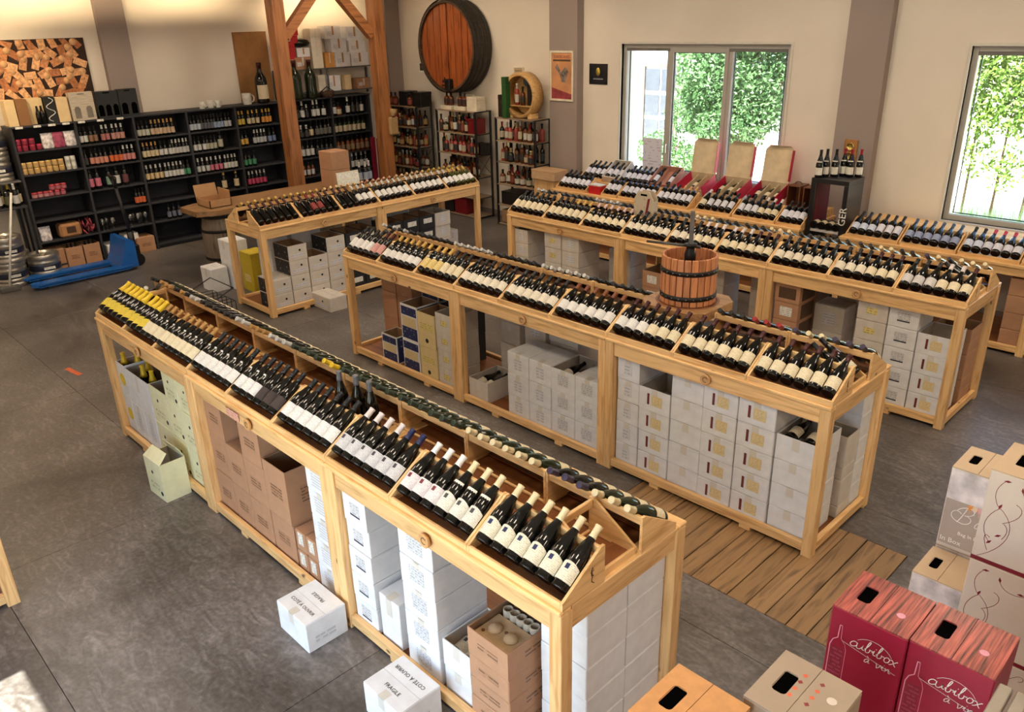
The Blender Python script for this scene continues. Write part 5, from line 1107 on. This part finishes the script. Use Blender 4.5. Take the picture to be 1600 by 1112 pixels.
# ------------------------------------------------------------------ wall barrel
t = thing('wall_barrel', 'huge dark barrel with reddish wooden head mounted on the back wall', 'barrel', (-10.66,9.0,2.72))
def headwood(ax): return wood('barrel_head',(158,84,42),(108,50,24),ax,rough=.3,knots=False)
def stavew(ax): return wood('barrel_stave',(74,58,44),(46,36,28),ax,rough=.6,knots=False)
NB = 40; RB = .69
for i in range(NB):
    a = 2*math.pi*i/NB; h2 = math.pi/NB*.97; v = []
    for (y,r_) in ((0,.69),(.13,.705),(.27,.705),(.399,.685)):
        for (da,rr) in ((-h2,r_),(h2,r_),(h2,r_-.035),(-h2,r_-.035)): v.append((rr*math.cos(a+da),y,rr*math.sin(a+da)))
    f = [(0,1,2,3),(15,14,13,12)]+[(j*4+e,(j+1)*4+e,(j+1)*4+(e+1)%4,j*4+(e+1)%4) for j in range(3) for e in range(4)]
    MB().add(v,f).obj('stave', stavew('y'), t)
hx = [-.655,-.5,-.33,-.16,.0,.02,.18,.35,.5,.655]
for a, b in zip(hx, hx[1:]):
    if abs(a) < .001: continue
    g2 = .007; n_ = 8; top_ = [(a+g2+(b-a-2*g2)*i/n_, math.sqrt(max(0,.655**2-(a+g2+(b-a-2*g2)*i/n_)**2))) for i in range(n_+1)]
    poly = top_+[(x,-z) for x,z in top_[::-1]]
    MB().prism(poly[::-1], .05,.075,'y').obj('head_board', headwood('z'), t)
MB().lathe([(.655,.076),(.0,.076)],40,axis='y',caps=False).obj('head_backing', mat('barrel_dark',(30,18,12),.7), t)
for (y,w_) in ((.012,.05),(.1,.045),(.19,.045),(.30,.05)): MB().lathe([(.712,y),(.718,y+.003),(.718,y+w_),(.712,y+w_)],48,axis='y',caps=False).obj('hoop', mat('hoop_iron',(58,56,54),.5,.6), t)
MB().box(-.02,.11,-.05,.05,-.66,-.49,c=.015).tube((.04,.0,-.52),(.04,-.12,-.52),.022,10).tube((.04,-.08,-.52),(.04,-.08,-.46),.01,8).obj('tap', M_IRON, t); MB().box(-.08,.12,-.06,-.02,-.60,-.58,c=.004).obj('tap_shelf', M_IRON, t)
MB().tube((-.3,.2,.65),(-.3,.2,1.46),.004,5).tube((.3,.2,.65),(.3,.2,1.46),.004,5).obj('cable', M_IRON, t)
# ------------------------------------------------------------------ spirits shelves on the back wall
M_SHW = wood('shelf_wood',(150,128,104),(118,98,78),'x',rough=.6); ZI = [.03,.35,.69,1.05,1.39,1.745]
def iron_shelf(x0, x1, label, zt=1.745):
    t = thing('iron_shelf', label, 'shelving', (x0,8.95,0)); W_ = x1-x0; D_ = .36; k = zt/1.745; s = .03
    for x in (0,W_-s):
        for y in (0,D_-s): MB().box(x,x+s,y,y+s,0,zt,c=.002).obj('upright', M_BK, t)
    for z in ZI:
        z *= k; MB().box(s,W_-s,.0,D_,z-.018,z,c=.001).obj('shelf_board', M_SHW, t)
        for x in (0,W_-s): MB().box(x+.004,x+s-.004,s,D_-s,z-.018,z-.002).obj('rail', M_BK, t)
    MB().tube((W_-.01,s,.72*k),(W_-.01,D_-s,1.02*k),.005,6).tube((W_-.01,s,1.02*k),(W_-.01,D_-s,.72*k),.005,6).obj('cross_brace', M_BK, t); return t
iron_shelf(-12.33,-11.47,'black iron spirits shelf nearest the room corner'); iron_shelf(-10.95,-9.95,'black iron spirits shelf under the wall barrel'); iron_shelf(-9.5,-8.62,'black iron spirits shelf under the round barrel display',1.70)
KS = [('spirit',G_AMB),('squat',G_AMB),('tall',G_AMB),('spirit',G_RED),('squat',G_GRN),('tall',G_RED),('spirit',G_AMB),('spirit',G_ROSE)]
LBS = [(222,216,200),(206,190,160),(60,50,46),(226,224,220),(150,60,50),(190,150,90),(40,44,50)]
def spir(x0, x1, lvs, word, k, seed, y=9.02):
    rr = random.Random(seed)
    for lv, n_ in lvs:
        x = x0+.07; i = 0
        while x < x1-.06 and i < n_:
            kind, g = rr.choice(KS); sput(kind, (x,y+rr.uniform(-.01,.05),ZI[lv]*k), g, rr.choice(LBS), rr.choice([(26,25,26),(26,25,26),(150,30,34),(200,180,120),(206,204,200)]), '%s shelf of %s spirits rack' % (SHN[lv],word), i, rz=0)
            x += {'squat':.115,'spirit':.095,'tall':.085}[kind]+rr.uniform(0,.02); i += 1
spir(-12.33,-11.47,[(4,8),(3,8),(2,8),(1,8)],'corner',1,1); spir(-10.95,-9.95,[(4,9),(3,9),(2,9)],'middle',1,2); spir(-9.5,-8.62,[(4,8),(3,7),(2,7)],'right',.974,3)
def cbox(nm, loc, w, d, h, m, label, cat='box', lid=None):
    t = thing(nm, label, cat, loc); MB().box(0,w,0,d,0,h*.8,c=.003).obj('body', m, t); MB().box(-.001,w+.001,-.001,d+.001,h*.8+.001,h,c=.003).obj('lid', lid or m, t); return t
M_GR = mat('box_darkred',(110,18,26),.4); M_GB = mat('box_ebony',(26,22,22),.4); M_GW = mat('box_ivory',(216,206,186),.5); M_GG = mat('box_green',(40,84,40),.4)
cbox('gift_box',(-10.2,9.0,ZI[4]),.22,.2,.24,M_GR,'dark red gift box at the right of the middle rack'); cbox('gift_box',(-10.16,9.06,ZI[3]),.2,.2,.18,M_GB,'black gift box on third shelf of the middle rack'); cbox('gift_box',(-10.6,8.98,ZI[0]),.3,.3,.3,M_GR,'big dark red box at the foot of the middle rack'); cbox('gift_box',(-10.93+.03,8.98,ZI[0]),.26,.3,.29,M_GB,'big black box at the foot of the middle rack')
for i, x in enumerate((-10.86,-10.52)):
    t = cbox('gift_box',(x,9.0,ZI[5]),.27,.22,.06,M_GW,('left','right')[i]+' ivory gift tray with two miniature bottles atop middle rack'); MB().box(0,.27,.2,.22,.06,.24).obj('back_panel', M_GW, t)
    for j in range(2): sput('squat',(x+.08+.11*j,9.08,ZI[5]+.061),G_AMB,(60,30,24),(26,25,26),('left','right')[i]+' ivory gift tray',j,rz=0)
cbox('gift_box',(-10.2,9.0,ZI[5]),.24,.2,.22,M_GW,'plain ivory gift box at right end atop middle rack')
for i, x in enumerate((-12.0,-11.62)): cbox('gift_box',(x,9.0,ZI[5]),.24,.24,.24,M_GB,('left','right')[i]+' black gift box atop the corner rack')
for i, x in enumerate((-12.26,-12.14,-11.72)): sput('squat',(x,9.03,ZI[5]),G_AMB,(150,60,50),(26,25,26),'top of corner spirits rack',i,rz=0)
cbox('bottle_tube',(-9.46,9.0,1.703),.1,.1,.33,mat('tube_dark',(44,30,26),.4),'dark bottle tube box left of the round barrel display'); cbox('gift_box',(-8.85,9.05,ZI[3]*.974),.1,.2,.24,M_GW,'ivory box on third shelf of the right rack') if False else None
for i, z in enumerate((.05,.36)): cbox('wine_case',(-9.42,8.98,z*.974),.4,.3,.2,M_GB if i else board((150,118,86)),('brown','black')[i]+' flat case low on the right spirits rack')
cbox('long_case',(-8.62,8.86,1.0-.14),.48,.3,.14,board((196,160,122)),'long kraft case lying left of the window bench'); 
t = thing('case_support', 'plain pine box supporting the kraft case beside the bench', 'box', (-8.6,8.9,0)); plank('box_body',0,.42,0,.24,0,.84,t); plank('box_lid',-.01,.43,-.01,.25,.84,.86,t)
def spir_back(x0, x1, lvs, word, k, seed):
    rr = random.Random(seed)
    for lv, n_ in lvs:
        for i in range(n_): kind, g = rr.choice(KS); sput(kind, (x0+.09+i*(x1-x0-.18)/(n_-1),9.2+rr.uniform(-.01,.02),ZI[lv]*k), g, rr.choice(LBS), (26,25,26), 'back row, %s shelf of %s spirits rack' % (SHN[lv],word), i, rz=0)
spir_back(-12.33,-11.47,[(4,7),(3,7),(2,7)],'corner',1,21); spir_back(-10.95,-10.2,[(4,6),(3,6),(2,8)],'middle',1,22); spir_back(-9.5,-8.62,[(4,7),(3,6),(2,6)],'right',.974,23)
# round barrel display on the right rack
t = thing('barrel_display', 'round pale barrel end used as a display niche on the right rack', 'barrel display', (-9.0,9.0,1.703+.335)); pal = wood('barrel_pale',(206,164,104),(170,126,72),'x',knots=False)
MB().lathe([(.285,.0),(.33,.0),(.335,.1),(.33,.2),(.285,.2),(.285,.0)],36,axis='y',caps=False).obj('ring', pal, t); MB().lathe([(.286,.185),(0,.185)],36,axis='y',caps=False).obj('back_panel', pal, t)
MB().box(-.24,.24,.02,.185,-.16,-.145).obj('shelf', pal, t); MB().lathe([(.07,.18),(.07,.175),(0,.175)],20,axis='y').obj('badge', mat('badge_blue',(90,110,120),.5), t, (.0,0,.19))
for sx in (-1,1): plank('foot', sx*.2-.04,sx*.2+.04,.02,.18,-.335,-.26,t)
zz = 1.703+.335-.145
sput('tall',(-9.08,9.05,zz),G_ROSE,(222,216,206),(206,204,200),'round barrel display',0,rz=0); sput('spirit',(-8.97,9.06,zz),G_AMB,(50,40,36),(26,25,26),'round barrel display',1,rz=0)
cbox('gift_box',(-8.9,9.08,zz),.09,.08,.3,M_GB,'dark tube box inside the round barrel display'); cbox('gift_box',(-9.30,8.93,1.703),.09,.1,.0+.62-.02,M_GG,'tall green bottle box at the left of the round barrel')
# ------------------------------------------------------------------ timber posts and stock above the spirits shelving
def timber(ax): return wood('timber',(166,108,62),(122,76,42),ax,rough=.5,scale=3)
t = thing('timber_frame', 'two varnished timber posts with diagonal braces before the left shelving', 'timber frame', (-11.5,0,0)); ps = .10
for y in (6.50,8.27): plank('post', -ps,ps,y-ps,y+ps,0,CZ-.02,t,timber,.006)
plank('beam', -ps*.9,ps*.9,6.4-3,9.05,3.62,3.84,t,timber,.006)
for (y0,z0_,y1,z1_) in ((6.6,2.95,7.25,3.62),(8.17,2.92,7.52,3.62)):
    d = Vector((0,y1-y0,z1_-z0_)); n_ = Vector((0,-d.z,d.y)).normalized()*.07
    P = [Vector((0,y0,z0_))-n_,Vector((0,y0,z0_))+n_,Vector((0,y1,z1_))+n_,Vector((0,y1,z1_))-n_]; MB().prism([(p.y,p.z) for p in P], -.06,.06,'x').obj('brace', timber('y'), t)
t = thing('metal_shelf', 'grey metal stock shelf above the spirits shelving', 'shelving', (-12.73,7.0,1.962)); M_GM = mat('shelf_grey',(110,110,112),.45,.5)
for z in (.08,.46): MB().box(0,.23,0,1.86,z-.02,z,c=.002).obj('shelf', M_GM, t)
for y in (0,.9,1.83):
    for x in (0,.20): MB().box(x,x+.03,y,y+.03,0,.46,c=.002).obj('upright', M_GM, t)
zu = 1.962+.461
def stock(y0, y1, z, h, m, label, d=.21, x=-12.51, lid=None):
    t = cbox('stock_box',(x-d,y0,z),d,y1-y0,h,m,label,lid=lid); w_ = y1-y0
    MB().box(d+.0012,d+.002,w_*.44,w_*.56,h*.3,h-.002).obj('tape', M_TAPEB if m is M_WC else M_TAPE, t)
    if w_ > .25: MB().box(d+.0004,d+.0011,w_*.12,w_*.4,h*.25,h*.6).obj('printed_label', LBL['plain'], t)
    return t
M_RB = mat('box_red',(190,28,34),.45); M_WC = board(C_WHITE)
stock(7.05,7.3,zu,.16,M_CRB,'cream box under the red boxes'); stock(7.32,7.62,zu,.19,board(C_KRAFT),'kraft box beside the cream box high up'); stock(7.05,7.35,zu+.162,.24,M_RB,'red box on the high shelf, lowest of three'); stock(7.1,7.42,zu+.404,.12,M_RB,'red box on the high shelf, middle of three'); stock(7.14,7.44,zu+.526,.1,M_RB,'red box on the high shelf, topmost of three'); stock(7.38,7.62,zu+.192,.14,M_WC,'white box under the black bag')
t = thing('black_bag', 'glossy black bag lying on the high shelf boxes', 'bag', (-12.6,7.5,zu+.336)); v = MB().lathe([(0,0),(.13,.02),(.17,.06),(.14,.1),(.05,.13),(0,.135)],14); v.v = [(x*.7,y*1.1,z*(1+.2*math.sin(9*x))) for x,y,z in v.v]; v.obj('bag_body', mat('bag_black',(20,22,20),.2), t); MB().tube((0,.15,.05),(.05,.24,.03),.02,8).obj('bag_tie', M_BK, t)
stock(7.66,7.86,zu,.62,board((222,214,196)),'tall narrow cream box on the high shelf'); stock(7.9,8.08,zu,.24,board((206,150,80)),'orange-brown box on the high shelf')
for i, (y0,y1,z,h) in enumerate(((8.1,8.4,0,.23),(8.05,8.35,.232,.22),(7.95,8.25,.454,.2),(8.42,8.78,0,.21),(8.4,8.74,.212,.2),(8.37,8.7,.414,.22))): stock(y0,y1,zu+z,h,M_WC,'white stock carton on the high shelf, '+ORD[i]+' of the pile'); 
for i, (y0,y1,h,m) in enumerate(((7.72,7.86,.27,M_GW),(7.9,8.16,.25,M_WC),(8.25,8.38,.24,M_CRB),(8.5,8.78,.17,board(C_KRAFT)))): stock(y0,y1,1.962+.081,h,m,('ivory','white','cream','kraft')[i]+' box on the lower metal shelf',d=.2)
t = thing('bottle_basket', 'small dark wicker basket on the spirits shelving top', 'basket', (-12.40,7.8,1.962)); MB().lathe([(.08,0),(.1,.01),(.12,.1),(.115,.1),(.095,.015),(0,.012)],16,caps=False).obj('wicker', mat('wicker',(70,44,30),.8,bump=.5,scale=60), t); MB().tube((0,-.11,.1),(0,0,.17),.008,6).tube((0,0,.17),(0,.11,.1),.008,6).obj('handle', M_IRON, t)
t = thing('jute_sack', 'jute bottle bag hanging on the right timber post', 'bag', (-11.38,8.36,1.35)); MB().box(-.02,.06,-.09,.09,0,.3,c=.025).tube((.02,0,.3),(.02,.03,.42),.035,8,0,.06).obj('bag_body', mat('jute',(170,140,96),.9,bump=.4,scale=60), t); MB().tube((.02,0,.29),(.02,.0,.315),.045,8).obj('cord', M_BRAND, t)
t = thing('red_folder', 'tall dark red display panel beside the right timber post', 'panel', (-11.9,8.35,0)); MB().box(-.02,.02,-.1,-.02,.3,1.28,c=.002).box(-.02,.02,.03,.13,.3,1.25,c=.002).obj('panel', mat('panel_red',(130,16,44),.5), t); MB().box(-.03,.03,-.1,.13,0,.3,c=.002).obj('panel_base', M_BK, t)
# ------------------------------------------------------------------ plank counter
t = thing('plank_counter', 'rough live-edge plank counter behind the crosswise table', 'counter', (-10.25,4.2,0)); ed = []; rr = random.Random(11)
for i in range(13): ed.append((-.36+rr.uniform(-.03,.02)+(.1 if i == 0 else 0), i*.23))
for i in range(13): ed.append((.34+rr.uniform(-.02,.03)-(.12 if i == 12 else 0), (12-i)*.23))
MB().prism(ed[::-1], .88,.945,'z').obj('plank_top', wood('plank_old',(150,112,72),(108,78,48),'y',rough=.6,scale=3), t)
for y in (.38,2.2):
    b_ = MB().lathe([(.2,0),(.235,.2),(.25,.44),(.235,.68),(.2,.88)],24).obj('barrel_leg', wood('barrel_grey',(120,104,88),(84,70,58),'z',knots=False), t, (0,y,0))
    for z, r_ in ((.06,.215),(.25,.243),(.62,.243),(.8,.215)): MB().lathe([(r_,z),(r_+.006,z+.005),(r_+.006,z+.035),(r_,z+.04)],24,caps=False).obj('hoop', M_IRON, b_)
t = thing('open_crate', 'open flat wooden box with raised lid on the plank counter', 'crate', (-10.45,4.42,.945)); cw = board((176,134,92))
MB().box(0,.36,0,.3,0,.01).box(0,.01,0,.3,0,.1).box(.35,.36,0,.3,0,.1).box(0,.36,0,.01,0,.1).box(0,.36,.29,.3,0,.1).obj('tray', cw, t); MB().box(-.01,0,.0,.3,0,.26).xf(Matrix.Rotation(R(-14),4,'Y')).obj('lid', cw, t); MB().box(.02,.34,.29,.3,.1,.2).obj('flap', cw, t)
stack(None,-10.3,-9.98,6.22,.3,[.25,.25],'kplain','kraft stack on the plank counter',z0=.946)
t = thing('price_board', 'white card board with six price panels on the crosswise table', 'sign', (-8.66,5.62,1.24)); MB().box(-.006,.006,-.16,.16,0,.17).xf(Matrix.Rotation(R(-8),4,'Y')).obj('card', mat('card_ivory',(226,222,200),.6), t); MB().box(-.004,.004,-.02,.02,-.2,.0).obj('stake', pine('z'), t)
for a in range(3):
    for b in range(2): MB().box(.0065,.0075,-.145+a*.1,-.06+a*.1,.012+b*.08,.075+b*.08).xf(Matrix.Rotation(R(-8),4,'Y')).obj('price_panel', LBL['white'], t)
for i in range(3): sput('wine',(-10.05+.03*(i % 2),6.72+.085*i,.946),g_,(190,200,220),wc,'plank counter',i)
t = thing('blue_strap', 'blue folded strap hanging over a chair back by the counter', 'strap', (-10.6,6.75,0)); MB().box(-.012,.012,-.05,.06,.95,1.32,c=.004).obj('strap', mat('strap_blue',(60,110,170),.6), t); 
for y in (-.16,.18): MB().box(-.02,.02,y-.02,y+.02,0,1.3,c=.004).obj('chair_post', M_BK, t)
for z in (.45,1.25): MB().box(-.015,.015,-.14,.16,z,z+.05,c=.004).obj('chair_rail', M_BK, t)
# ------------------------------------------------------------------ kegs, pallet jack, bottle table at the far left
M_KEG = mat('keg_steel',(186,182,174),.28,.85,var=.06,scale=20); M_KB = mat('keg_navy',(34,38,58),.4)
def keg(loc, label):
    t = thing('beer_keg', label, 'keg', loc, group='steel beer kegs')
    MB().lathe([(.17,.0),(.195,.0),(.2,.01),(.2,.05),(.185,.06),(.2,.075),(.2,.1),(.195,.105),(.195,.2),(.2,.205),(.2,.235),(.19,.25),(.2,.27),(.2,.32),(.193,.33),(.17,.33),(.17,.3),(.16,.295),(.05,.3),(0,.3)],28,caps=True).obj('shell', M_KEG, t)
    MB().lathe([(.1965,.115),(.199,.12),(.199,.185),(.1965,.19)],28,caps=False).obj('band', M_KB, t); MB().box(.199,.2005,-.07,.07,.135,.17).obj('sticker', LBL['white'], t)
    MB().lathe([(.03,.298),(.03,.318),(.02,.322),(0,.322)],14).obj('valve', M_ST, t); return t
keg((-12.06,2.42,0),'steel beer keg, bottom of the pair at the left picture edge'); keg((-12.02,2.44,.331),'steel beer keg, top of the pair at the left picture edge'); keg((-12.12,2.86,0),'single steel beer keg on floor at the shelving corner')
t = thing('bottle_table', 'low black side table crowded with bottles behind the kegs', 'table', (-12.5,2.25,0)); MB().box(-.2,.24,0,.62,.93,.96,c=.003).obj('tabletop', M_SH, t)
for x in (-.19,.2):
    for y in (.01,.58): MB().box(x,x+.03,y,y+.03,0,.93,c=.002).obj('leg', M_SH, t)
keg((-12.52,2.6,0),'steel beer keg standing under the black side table')
for i in range(10): sput('wine',(-12.3-.09*(i % 2),2.34+.053*i,.961),g_,[WL,CR,(90,90,60),WL][i % 4],[bc,YL,wc][i % 3],'black side table',i)
t = thing('keg_rack', 'grey metal ledge carrying two kegs on the left wall', 'rack', (-12.74,2.2,0)); MB().box(0,.42,0,.68,1.26,1.28,c=.002).obj('ledge', M_GM, t)
for y in (.02,.62): MB().box(0,.03,y,y+.04,0,1.26,c=.002).obj('bracket', M_GM, t)
keg((-12.52,2.66,1.28),'steel beer keg on the wall ledge, lower of two'); keg((-12.52,2.66,1.611),'steel beer keg on the wall ledge, upper of two')
t = thing('broom_stick', 'white broom stick leaning beside the stacked kegs', 'broom', (-11.74,2.42,0)); MB().tube((0,-.12,.06),(-.1,.2,1.22),.014,8).obj('stick', M_INKW, t); MB().box(-.04,.05,-.24,.0,0,.07,c=.01).obj('brush', mat('brush_grey',(90,88,84),.9), t)
t = thing('pallet_jack', 'blue hand pallet jack with black handle parked before the beer shelving', 'pallet jack', (0,0,0)); M_BLUE = mat('jack_blue',(30,98,178),.35,var=.05)
for x in (-11.94,-11.52):
    MB().prism([(x-.08,2.55),(x-.05,2.5),(x+.05,2.5),(x+.08,2.55),(x+.08,3.78),(x-.08,3.78)], .05,.085,'z').obj('fork', M_BLUE, t); MB().box(x-.08,x-.07,2.56,3.75,.035,.06).box(x+.07,x+.08,2.56,3.75,.035,.06).obj('fork_flange', M_BLUE, t)
    MB().tube((x-.04,2.66,.035),(x+.04,2.66,.035),.034,12).obj('fork_roller', M_BK, t)
MB().prism([(3.6,.05),(3.86,.05),(3.86,.40),(3.8,.44),(3.74,.44),(3.68,.2)], -12.0,-11.46,'x').obj('body', M_BLUE, t)
MB().box(-11.82,-11.64,3.86,3.98,.14,.3,c=.01).tube((-11.73,3.92,.2),(-11.73,3.92,.48),.045,12).obj('pump', M_BK, t)
for x in (-11.8,-11.66): MB().tube((x-.03,3.93,.09),(x+.03,3.93,.09),.09,16).obj('wheel', M_BK, t)
MB().tube((-11.73,3.93,.4),(-11.73,3.86,1.1),.024,8).tube((-11.73,3.86,1.1),(-11.84,3.84,1.26),.018,8).tube((-11.73,3.86,1.1),(-11.62,3.84,1.26),.018,8).tube((-11.84,3.84,1.26),(-11.62,3.84,1.26),.02,8).obj('handle', M_BK, t)
# orange tape mark on the floor
MB().box(-.14,.14,-.025,.025,0,.0012).obj('tape_mark', mat('tape_orange',(206,96,56),.6), None, (-8.28,1.96,.0), R(8)); tag(bpy.data.objects['tape_mark'], 'short orange tape strip stuck on the floor left of nearest table', 'tape')
# coiled wire and cable on floor by the crosswise table
t = thing('wire_rack', 'black wire bottle rack lying on the floor by the crosswise table', 'wire rack', (-9.0,3.72,0)); mb = MB()
for i in range(6):
    x = -.3+i*.12
    for y0,y1,z0_,z1_ in ((-.2,.2,.02,.02),(-.2,-.2,.02,.14),(.2,.2,.02,.14),(-.2,.2,.14,.14)): mb.tube((x,y0,z0_),(x,y1,z1_),.005,5)
for y in (-.2,0,.2): mb.tube((-.3,y,.14),(.3,y,.14),.005,5); mb.tube((-.3,y,.02),(.3,y,.02),.005,5)
mb.obj('wire_grid', M_BK, t); MB().tube((-.3,-.2,.14),(-.3,.2,.3),.006,6).tube((.3,-.2,.14),(.3,.2,.3),.006,6).tube((-.3,.2,.3),(.3,.2,.3),.006,6).obj('wire_handle', M_BK, t)
# far bottles joined
o = FAR[0].obj('distant_wine_bottles', FAR[1]); o['kind'] = 'stuff'; tag(o, 'many dark wine bottles in the racks of the window bench and far tables', 'bottles')
for q in (UNIT, RACK): pass
